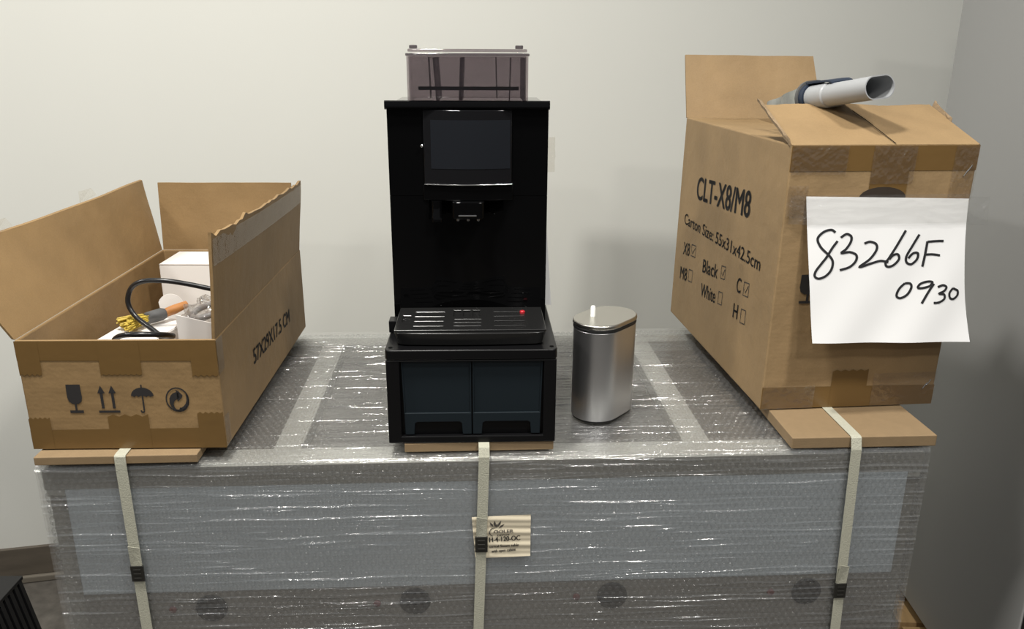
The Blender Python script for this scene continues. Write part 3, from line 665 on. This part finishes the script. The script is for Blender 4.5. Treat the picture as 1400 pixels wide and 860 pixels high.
# hand hole behind the notice
hh = [(0.155+0.038*math.cos(math.radians(a)), 0.355+0.017*math.sin(math.radians(a))) for a in range(0, 181, 15)]
print_poly('hand_hole', [hh], M['hole_brown'], rc, rfm_(0.0010))
# staples
for (u, v) in ((0.287,0.395),(0.282,0.388),(0.286,0.036),(0.280,0.030)):
    p = rfm_(0.0016)(u, v); q = rfm_(0.0016)(u+0.006, v+0.010)
    MB().tube([p, q], 0.0009, 6).build('staple', M['chrome'], rc)
# symbol peeking out beside the notice
print_poly('fragile_symbol', place(glass, 0.056, 0.209, 0.030, 0.048), M['ink_card'], rc, rfm_(0.0008))
# side print
lsm = lambda u, v: (RL*v/RH - 0.0007, u, v)
I = M['ink_card']
print_text('model_print', 'CLT-X8/M8', I, rc, lsm, 0.430, 0.2815, 0.137, 0.2985, 0.0445, 0.04)
print_text('size_print', 'Carton Size: 55x31x42.5cm', I, rc, lsm, 0.4965, 0.2160, 0.066, 0.2225, 0.0225, 0.02)
def tick(u0, u1, v0, v1, on):
    pl = ribbon([(u0,v0),(u1,v0+0.003),(u1,v1+0.003),(u0,v1)], 0.0022, True)
    if on: pl += ribbon([(u0-0.004,v0+0.012),(u0-0.009,v0+0.006),(u1+0.003,v1-0.002)], 0.0018)
    print_poly('tick_box', pl, I, rc, lsm)
for tx, u0, v0, u1, v1 in (('X8',0.487,0.1505,0.443,0.156),('Black',0.350,0.1460,0.262,0.156),('C',0.159,0.1600,0.139,0.162),
                           ('M8',0.4945,0.0940,0.447,0.100),('White',0.348,0.0965,0.262,0.107),('H',0.163,0.1105,0.141,0.113)):
    print_text('option_print', tx, I, rc, lsm, u0, v0, u1, v1, 0.0265, 0.02)
for a in ((0.432,0.404,0.160,0.184,1),(0.244,0.222,0.162,0.186,1),(0.126,0.103,0.163,0.187,1),(0.436,0.411,0.104,0.129,0),(0.246,0.225,0.111,0.135,0),(0.126,0.105,0.1125,0.1375,0)): tick(*a)

# handwritten notice ---------------------------------------------------------
PTL, PTR, PBL, PBR = Vector((0.037,-0.0028,0.3585)), Vector((0.303,-0.0028,0.3525)), Vector((0.0525,-0.050,0.1345)), Vector((0.3175,-0.046,0.1285))
no = thing('paper_notice', 'white paper notice handwritten 83266F 0930 taped to the tall carton', 'notice', rw(0,0,0), RA)
def ps(u, v):                                # u to the right, v downwards
    p = PTL.lerp(PTR, u).lerp(PBL.lerp(PBR, u), v)
    k = -0.010*math.sin(math.pi*min(1, v*1.0))*(1-0.3*u) + 0.0016*math.sin(u*9+v*5)*v + 0.006*max(0, u-0.86)*8*v*(1-v)
    e = 0.010*math.sin(math.pi*v)*max(0, u-0.8)*5*(-0.6)
    return Vector((p.x + e, p.y + 0.012*v*(1-v)*2 + 0.4*k + 0.0012*math.sin(u*14+v*9)*v, p.z))
nu, nv = 40, 36; vs = [ps(i/(nu-1), j/(nv-1)) for i in range(nu) for j in range(nv)]; A = len(vs)
vs2 = [p + Vector((0,0.0003,0)) for p in vs]; fs = []
for i in range(nu-1):
    for j in range(nv-1): a = i*nv+j; fs += [(a, a+1, a+nv+1, a+nv), (A+a, A+a+nv, A+a+nv+1, A+a+1)]
MB().add(vs + vs2, fs).build('sheet', M['paper'], no, smooth=180, fix=False)
def zz(L): return [((x-78)/825.0, (y-68)/728.0) for x, y in L]
strokes = [[(218,243),(200,230),(165,238),(135,262),(128,285),(145,320),(185,360),(200,390),(190,430),(160,460),(125,472),(105,460),(112,435),(140,400),(170,365),(200,320),(228,285)],
 [(245,268),(275,250),(298,262),(295,290),(270,325),(245,345),(290,340),(322,355),(318,385),(285,415),(235,430)],
 [(365,297),(395,288),(425,300),(425,330),(390,375),(335,415),(400,395),(445,383),(485,390)],
 [(578,230),(535,300),(495,360),(470,395),(480,412),(510,405),(540,375),(535,350),(510,355),(490,375)],
 [(648,250),(610,310),(580,360),(580,390),(605,400),(635,375),(640,345),(615,345),(590,370)],
 [(690,285),(678,350),(663,412)], [(690,287),(735,283),(778,282)], [(680,352),(715,350),(757,355)],
 [(570,497),(540,525),(525,560),(545,572),(580,555),(603,520),(598,498),(570,497)],
 [(700,510),(665,520),(638,520),(650,500),(685,488),(712,490),(700,510)], [(720,498),(690,540),(653,598)],
 [(740,515),(770,505),(790,515),(775,535),(745,548),(775,552),(775,575),(745,592),(715,595)],
 [(830,520),(808,545),(810,570),(830,576),(855,558),(858,535),(840,525),(830,520)]]
for st in strokes:
    pts = [(p.x, p.y) for p in spline([(a, b, 0) for a, b in zz(st)], 6)]
    m = MB()
    for q in ribbon(pts, 0.0155): m.add([ps(u, v) + Vector((0,-0.0007,0)) for u, v in q], [(0,1,2,3)])
    m.build('pen_stroke', M['ink'], no, fix=False)
# clear tape holding the notice, its end sticking out past the carton
def tpm(u, v):
    a = min(1, max(0, (u-0.037)/0.266)); b = min(1, max(0, (0.3585-v)/0.22))
    return (u, ps(a, b).y*min(1, max(0.25, (u-0.005)/0.035)) - 0.0016 - 0.06*max(0, u-0.31), v)
crumple('clear_tape', tpm, 0.012, 0.303, 0.316, 0.3605, 50, 12, 0.0010, 9, M['tape_neutral'], no)
crumple('clear_tape', tpm, 0.302, 0.334, 0.312, 0.356, 14, 10, 0.0016, 10, M['tape_neutral'], no)

# oval tube sticking out of the tall carton ------------------------------------
TF_ = Vector((0.110, 0.155, 0.4985)); TE_ = Vector((0.1440, 0.020, 0.5205))
tb = thing('oval_tube', 'grey oval plastic tube with navy band resting on the raised flap', 'tube', rw(*TF_), RA)
ax = (TE_-TF_).normalized(); tl_ = (TE_-TF_).length
u0_ = Vector((-0.10, 0, 1.0)); upz = (u0_ - ax*ax.dot(u0_)).normalized(); sd = ax.cross(upz)
def oval(hw, hh, n=28):
    out = []
    for k in range(n):
        a = 2*math.pi*(k+0.5)/n; c, s_ = math.cos(a), math.sin(a); out.append((math.copysign(hw-hh, c) + hh*c, hh*s_))
    return out
def otube(name, t0, t1, hw, hh, mat, wall=0.0, bevel=0):
    rings = [(t0, hw, hh), (t1, hw, hh)]
    if wall: rings += [(t1, hw-wall, hh-wall), (t0+0.004, hw-wall, hh-wall)]
    vs = []; n = 28
    for t, a, b in rings:
        for x, y in oval(a, b, n): vs.append(ax*t + sd*x + upz*y)
    fs = [(i*n+k, i*n+(k+1) % n, (i+1)*n+(k+1) % n, (i+1)*n+k) for i in range(len(rings)-1) for k in range(n)]
    fs += [tuple(range(n))[::-1], tuple(range((len(rings)-1)*n, len(rings)*n))]
    return MB().add(vs, fs).build(name, mat, tb, smooth=40, bevel=bevel)
otube('pipe', -0.02, tl_, 0.0285, 0.0180, M['tube_grey'], 0.0018)
otube('coupling', 0.0, 0.045, 0.0305, 0.0200, M['tube_grey'], bevel=0.004)
otube('band', -0.008, 0.001, 0.0325, 0.0235, M['navy'])
otube('buckle', -0.014, -0.0085, 0.0350, 0.0290, M['grey_rub'])
pp = [ax*t + upz*h for t, h in ((-0.004,0.0230),(0.015,0.0230),(0.035,0.0222),(0.050,0.0205),(0.058,0.0170))]
m = MB(); vs = []
for p in pp: vs += [p - sd*0.024, p + sd*0.018, p + sd*0.018 + upz*0.003, p - sd*0.024 + upz*0.003]
m.add(vs, [(4*i+a, 4*i+(a+1) % 4, 4*i+4+(a+1) % 4, 4*i+4+a) for i in range(4) for a in range(4)] + [(3,2,1,0),(16,17,18,19)]).build('strap', M['navy'], tb)
m = MB(); n = 14; vs = []
for i in range(n):
    t = i/(n-1); c = Vector((-0.028, 0.012, -0.001)).lerp(Vector((-0.040, 0.105, -0.020)), t); hw_ = 0.017*(1-0.6*t)
    for s_ in (-1, 1):
        for k in (0, 1): vs.append(c + Vector((0.010*k + 0.003*math.sin(t*11), 0.003*math.sin(t*8+s_), hw_*s_)))
m.add(vs, [f for i in range(n-1) for f in ((4*i,4*i+2,4*i+6,4*i+4),(4*i+1,4*i+5,4*i+7,4*i+3),(4*i,4*i+4,4*i+5,4*i+1),(4*i+2,4*i+3,4*i+7,4*i+6))] + [(0,1,3,2),(4*n-4,4*n-2,4*n-1,4*n-3)])
m.build('sleeve', M['silver_bag'], tb, smooth=40)

# ================================================================== DRAWER BASE AND COFFEE MACHINE
MX, MY, MZ, MA = -0.060, 1.138, T+0.0157, 0.04
db = thing('drawer_base', 'black drawer base with two slate grey drawers under the coffee machine', 'drawer unit', (MX, MY, MZ), MA)
BW, BD, BH = 0.1275, 0.44, 0.1365
fmap = lambda a, b, c: (a, c, b)
MB().plate(-BW, BW, 0.0, BH-0.0005, 0.0, 0.010, [(-0.1075,0.1085,0.011,0.1365-0.0035)], fmap).build('front_frame', M['satin_black'], db, bevel=0.0015)
MB().prism([(-BW,0.0105),(BW,0.0105),(BW,BD-0.006),(BW-0.006,BD),(-BW+0.006,BD),(-BW,BD-0.006)], 0.0, BH-0.0005).build('case', M['satin_black'], db, bevel=0.0012)
MB().prism(rrect(-BW-0.0008, BW+0.0008, -0.0012, BD, 0.008), BH, 0.1520).build('top_lid', M['satin_black'], db, smooth=35, bevel=0.0016)
for x in (-BW+0.007, BW-0.007):
    MB().lathe([(0.0032,0.1521),(0.0032,0.1526),(0.002,0.1527)], 12, (x, 0.012)).build('screw_cap', M['hole_black'], db)
for k, (tl, tr_, bl, br_) in enumerate(((-0.1055,-0.0008,-0.1020,-0.0008),(0.0012,0.1072,0.0012,0.1040))):
    dz0, dz1 = 0.0125, 0.1325
    dr = thing('drawer', None, None); dr.parent = db
    def ex(z): t = (z-dz0)/(dz1-dz0); return bl+(tl-bl)*t, br_+(tr_-br_)*t
    # recessed field, rim and lower band with the finger cut-out, as separate slabs
    a, b = ex(dz1); c, d_ = ex(0.048)
    MB().prism([(c+0.001,0.048),(d_-0.001,0.048),(b-0.001,dz1-0.001),(a+0.001,dz1-0.001)], 0.0062, 0.0098, 'y').build('panel', M['slate'], dr)
    m = MB()
    r_ = 0.0022
    m.prism([(c,0.046),(c+r_,0.046),(a+r_,dz1),(a,dz1)], 0.0040, 0.0098, 'y'); m.prism([(d_-r_,0.046),(d_,0.046),(b,dz1),(b-r_,dz1)], 0.0040, 0.0098, 'y')
    m.prism([(a+r_,dz1-0.0026),(b-r_,dz1-0.0026),(b-r_,dz1),(a+r_,dz1)], 0.0042, 0.0098, 'y')
    m.build('rim', M['slate'], dr, bevel=0.0006)
    e, f_ = ex(dz0)
    m = MB().prism([(e,dz0),(e+0.0135,dz0),(e+0.0150,0.031),(e+0.0185,0.0335),(f_-0.0185,0.0335),(f_-0.0150,0.031),(f_-0.0135,dz0),(f_,dz0),(d_,0.0485),(c,0.0485)], 0.0035, 0.0098, 'y')
    m.build('handle_band', M['slate'], dr, bevel=0.0010)

cm = thing('coffee_machine', 'glossy black automatic coffee machine with touch screen and smoked hopper', 'coffee machine', (MX-0.003*1, MY, MZ+0.1532), MA)
# local z=0 is the top of the drawer base
z_ = lambda z: z-0.1525
W2 = 0.1225; FY = 0.133; BK = 0.43
def prof(sag, y0=FY, xa=-0.062, xb=0.062):
    p = [(-W2, y0), (xa, y0)]
    for k in range(1, 16):
        t = k/16; p.append((xa+(xb-xa)*t, y0 + sag*math.sin(math.pi*t)))
    return p + [(xb, y0), (W2, y0), (W2, BK), (-W2, BK)]
MB().prism(prof(0.020), z_(0.1525), z_(0.358)).build('lower_body', M['gloss_black'], cm, smooth=30)
MB().prism(prof(0.0), z_(0.3585), z_(0.4885)).build('upper_body', M['gloss_black'], cm)
# bulging visor that carries the screen
def bulge(x0, x1, z0, z1, yb, sag, y1, n=16, dy0=0.0, dy1=0.0):
    m = MB(); a = []; 
    for zz_, dy in ((z0, dy0), (z1, dy1)):
        for k in range(n+1):
            t = k/n; a.append((x0+(x1-x0)*t, yb + dy - sag*math.sin(math.pi*t), zz_))
        a += [(x1, y1, zz_), (x0, y1, zz_)]
    c = n+3
    return m.add(a, [(i, (i+1) % c, c+(i+1) % c, c+i) for i in range(c)] + [tuple(range(c))[::-1], tuple(range(c, 2*c))])
bulge(-0.0705, 0.0685, z_(0.352), z_(0.376), FY-0.002, 0.010, FY-0.0002).build('visor', M['gloss_black'], cm, smooth=40, bevel=0.001)
gl_ = bulge(-0.0680, 0.0665, z_(0.3765), z_(0.4882), FY-0.004, 0.010, FY-0.0002).build('screen_glass', M['glass'], cm, smooth=40, bevel=0.0008)
def scr(x, z, e): 
    t = (x+0.0680)/0.1345; return (x, FY-0.004-0.010*math.sin(math.pi*t) - e, z_(z))
xs = np.linspace(-0.0570, 0.0640, 17); m = MB()
m.add([scr(x, z, 0.0004) for x in xs for z in (0.401, 0.474)], [(2*i, 2*i+2, 2*i+3, 2*i+1) for i in range(16)]); m.build('display', M['screen'], gl_, smooth=180)
m = MB(); xs = np.linspace(-0.0680, 0.0665, 17)
m.tube([scr(x, 0.3768, 0.0010) for x in xs], 0.0008, 6).build('glass_trim', M['chrome'], gl_, smooth=60)
MB().lathe([(0.0022, FY-0.006),(0.0022, FY-0.009),(0.0012, FY-0.0098)], 12, (-0.0705, z_(0.4355)), 'y').build('button', M['chrome'], cm, smooth=40)
# top cover with a rolled front lip
pf = [(FY-0.006, z_(0.4890)), (FY-0.0095, z_(0.4915)), (FY-0.0100, z_(0.4965)), (FY-0.0080, z_(0.5010)), (FY-0.005, z_(0.5022)), (FY-0.002, z_(0.5010)), (FY+0.004, z_(0.4925)), (BK, z_(0.4915)), (BK, z_(0.4888))]
MB().prism(pf, -W2-0.0022, W2+0.0012, 'x').build('top_cover', M['gloss_black'], cm, smooth=40)
# spout block with three nozzles, hot water outlet
sp = MB().prism(rrect(-0.026, 0.024, FY-0.026, FY+0.017, 0.008), z_(0.326), z_(0.352)).build('spout', M['gloss_black'], cm, smooth=35, bevel=0.001)
MB().box(-0.016, 0.012, FY-0.0275, FY-0.0262, z_(0.3300), z_(0.3325)).build('spout_trim', M['chrome'], sp, bevel=0.0005)
for x in (-0.0170, -0.0012, 0.0145):
    MB().lathe([(0.0028,z_(0.3255)),(0.0028,z_(0.3215)),(0.0018,z_(0.3205))], 12, (x, FY-0.014)).build('nozzle', M['chrome'], sp, smooth=40)
MB().lathe([(0.0085,z_(0.3515)),(0.0085,z_(0.330)),(0.0095,z_(0.326)),(0.0095,z_(0.320)),(0.007,z_(0.3185))], 18, (-0.0500, FY-0.008)).build('water_outlet', M['gloss_black'], cm, smooth=40)
# drip tray
TL_, TR_, TF, TB = -0.1135, 0.1165, 0.0140, FY-0.0012
def trayp(dx, df):
    p = []; n = 14
    for k in range(n+1):
        t = k/n; p.append((TL_+dx+0.012+(TR_-TL_-2*dx-0.024)*t, TF+df-0.0035*math.sin(math.pi*t)))
    return p + [(TR_-dx-0.003, TF+df+0.004), (TR_-dx, TF+df+0.014), (TR_-dx, TB), (TL_+dx, TB), (TL_+dx, TF+df+0.014), (TL_+dx+0.003, TF+df+0.004)]
tray = MB().prism(trayp(0.0045, 0.004), z_(0.1530), z_(0.1730), poly2=trayp(0.0, 0.0)).build('drip_tray', M['tray_black'], cm, smooth=40, bevel=0.0010)
MB().box(-W2-0.0035, -W2+0.012, 0.075, 0.100, z_(0.1530), z_(0.172)).build('tray_catch', M['satin_black'], cm, bevel=0.001)
holes = []
for x0, x1 in ((-0.085,-0.040),(0.038,0.085)):
    for k in range(4): holes.append((x0, x1, 0.034+k*0.0235, 0.0375+k*0.0235))
for k in range(3): holes.append((-0.0235, 0.0180, 0.034+k*0.0165, 0.0375+k*0.0165))
for x in (-0.0255, -0.0105, 0.0045): holes.append((x, x+0.0115, 0.084, 0.116))
holes.append((-0.104, -0.092, 0.056, 0.090))
MB().plate(TL_+0.0012, TR_-0.0012, 0.0185, TB-0.0005, z_(0.1732), z_(0.1762), holes).build('grate', M['tray_black'], cm, bevel=0.0005, seg=1)
MB().lathe([(0.0042,z_(0.1735)),(0.0042,z_(0.1790)),(0.003,z_(0.1800))], 14, (0.0835, 0.100)).build('float_indicator', M['red'], cm, smooth=40)
# smoked bean hopper
hp = thing('hopper', None, None); hp.parent = cm
hx0, hx1, hy0, hy1, hz0, hz1 = -0.0955, 0.0945, 0.185, 0.345, z_(0.4918), z_(0.5650)
ho_, hi_ = rrect(hx0, hx1, hy0, hy1, 0.012), rrect(hx0+0.003, hx1-0.003, hy0+0.003, hy1-0.003, 0.010)
n = len(ho_); m = MB()
m.add([(x,y,hz0) for x,y in ho_] + [(x,y,hz1) for x,y in ho_] + [(x,y,hz1) for x,y in hi_] + [(x,y,hz0+0.003) for x,y in hi_],
      [(r*n+i, r*n+(i+1) % n, (r+1)*n+(i+1) % n, (r+1)*n+i) for r in range(3) for i in range(n)])
m.build('bin', M['smoke'], hp, smooth=35)
MB().prism(rrect(hx0-0.0015, hx1+0.0015, hy0-0.002, hy1+0.002, 0.012), hz1+0.0004, hz1+0.0045).build('lid_rim', M['smoke_edge'], hp, smooth=35, bevel=0.001)
MB().prism(rrect(hx0+0.002, hx1-0.002, hy0+0.002, hy1-0.002, 0.010), hz1+0.0064, hz1+0.0110).build('lid', M['smoke'], hp, smooth=35, bevel=0.0015)
for x0, x1, y0, y1, x0b, x1b in ((-0.0545,-0.0520,hy0+0.004,hy1-0.004,-0.050,-0.0475),(-0.0120,-0.0070,hy0+0.004,hy1-0.004,-0.015,-0.010),(-0.069,-0.0675,hy1-0.03,hy1-0.004,-0.067,-0.0655),(0.0455,0.0470,hy1-0.03,hy1-0.004,0.047,0.0485),(0.0660,0.0675,hy0+0.004,hy0+0.02,0.0640,0.0655),(0.0885,0.0900,hy0+0.01,hy1-0.01,0.0885,0.0900)):
    MB().hexa([(x0b,y0,hz0+0.004),(x1b,y0,hz0+0.004),(x1b,y1,hz0+0.004),(x0b,y1,hz0+0.004)], [(x0,y0,hz1-0.002),(x1,y0,hz1-0.002),(x1,y1,hz1-0.002),(x0,y1,hz1-0.002)]).build('divider', M['smoke_edge'], hp)
MB().box(hx0+0.010, hx1-0.010, hy1-0.05, hy1-0.046, hz0+0.018, hz0+0.024).build('shutter_bar', M['gloss_black'], hp, bevel=0.001)
for x in (hx0+0.004, hx1-0.020):
    MB().box(x, x+0.012, hy0+0.02, hy0+0.032, hz1+0.0112, hz1+0.0165).build('lid_latch', M['smoke_edge'], hp, bevel=0.001)
# leaflet and tape scrap on the right-hand side of the machine
MB().hexa([(W2+0.0005,FY+0.03,z_(0.17)),(W2+0.0125,FY+0.03,z_(0.17)),(W2+0.0125,FY+0.17,z_(0.17)),(W2+0.0005,FY+0.17,z_(0.17))],
          [(W2+0.0005,FY+0.03,z_(0.29)),(W2+0.0030,FY+0.03,z_(0.29)),(W2+0.0030,FY+0.17,z_(0.29)),(W2+0.0005,FY+0.17,z_(0.29))]).build('side_leaflet', M['paper'], cm)
crumple('tape_scrap', lambda u, v: (W2+0.0015+u, FY+0.02+0.3*u, z_(v)), -0.001, 0.011, 0.392, 0.446, 8, 20, 0.0018, 21, M['tape_clear'], cm)

# ================================================================== STEEL MILK CANISTER
ca = thing('canister', 'oval brushed steel milk canister with lid and white spout beside the coffee machine', 'canister', (0.155, 1.2930, T+0.0008), math.radians(50))
def stadium(L, w_, n=14):
    r = w_/2; h = L/2 - r
    return [(h + r*math.cos(math.radians(a)), r*math.sin(math.radians(a))) for a in np.linspace(-90, 90, n)] + [(-h + r*math.cos(math.radians(a)), r*math.sin(math.radians(a))) for a in np.linspace(90, 270, n)]
CL, CW, CH = 0.121, 0.082, 0.158
MB().prism(stadium(CL-0.003, CW-0.003), 0, 0.003).build('foot', M['rubber'], ca, smooth=40)
MB().prism(stadium(CL, CW), 0.0031, CH).build('body', M['brushed'], ca, smooth=40, bevel=0.001)
MB().prism(stadium(CL+0.0015, CW+0.0015), CH+0.0002, CH+0.0055).build('seal', M['rubber'], ca, smooth=40, bevel=0.0008)
MB().prism(stadium(CL+0.003, CW+0.003), CH+0.0057, CH+0.0130).build('lid', M['lid_steel'], ca, smooth=40, bevel=0.0022, seg=3)
MB().lathe([(0.0042,CH+0.0131),(0.0042,CH+0.029),(0.0030,CH+0.031)], 14, (-0.016, 0.014)).build('spout_tube', M['silicone'], ca, smooth=40)

# ================================================================== TALL GREY CABINET ON A PALLET
cb_ = thing('tall_cabinet', 'tall plain grey sheet metal cabinet standing on a wooden pallet', 'cabinet', (1.008, 1.335, 0.125), -0.035)
MB().box(0, 0.75, 0.02, 0.675, 0.02, 1.60).build('case', M['cab_grey'], cb_, bevel=0.003)
MB().box(0.002, 0.748, -0.028, 0.0195, 0.03, 1.59).build('door', M['cab_black'], cb_, bevel=0.003)
for x in (0.06, 0.69):
    for y in (0.08, 0.60): MB().lathe([(0.02,0),(0.02,0.0195)], 12, (x, y)).build('foot', M['cab_black'], cb_, smooth=40)
pl_ = thing('pallet', 'wooden pallet under the tall grey cabinet', 'pallet', (0.985, 1.31, 0), -0.035)
for k in range(7): MB().box(-0.02+0.0, 0.80, 0.0+k*0.104, 0.088+k*0.104, 0.104, 0.1245).build('deck_board', M['pallet'], pl_, bevel=0.001)
for x in (0.0, 0.35, 0.71): MB().box(x, x+0.07, 0.0, 0.712, 0.016, 0.1035).build('stringer', M['pallet'], pl_, bevel=0.001)
for y in (0.0, 0.312, 0.624): MB().box(-0.02, 0.80, y, y+0.088, 0.0, 0.0155).build('bottom_board', M['pallet'], pl_, bevel=0.001)

# ================================================================== BLACK CASE IN THE LEFT FOREGROUND CORNER
bc = thing('black_case', 'black slotted metal case in the bottom left corner', 'case', (-1.176, 1.293, 0.0), 0.02)
MB().plate(-0.40, 0.0, 0.0, 0.40, 0.263, 0.272, [(-0.085,-0.030,0.26,0.278),(-0.20,-0.145,0.26,0.278),(-0.085,-0.030,0.10,0.118)]).build('top_plate', M['crate_black'], bc, bevel=0.001)
MB().box(-0.395, -0.030, 0.005, 0.395, 0.004, 0.2625).build('core', M['hole_black'], bc)
for k in range(20):
    MB().hexa([(-0.028,0.002+k*0.02,0.0),(0.045,0.002+k*0.02,0.0),(0.045,0.014+k*0.02,0.0),(-0.028,0.014+k*0.02,0.0)],
              [(-0.028,0.002+k*0.02,0.2625),(-0.001,0.002+k*0.02,0.2625),(-0.001,0.014+k*0.02,0.2625),(-0.028,0.014+k*0.02,0.2625)]).build('rib', M['crate_black'], bc)
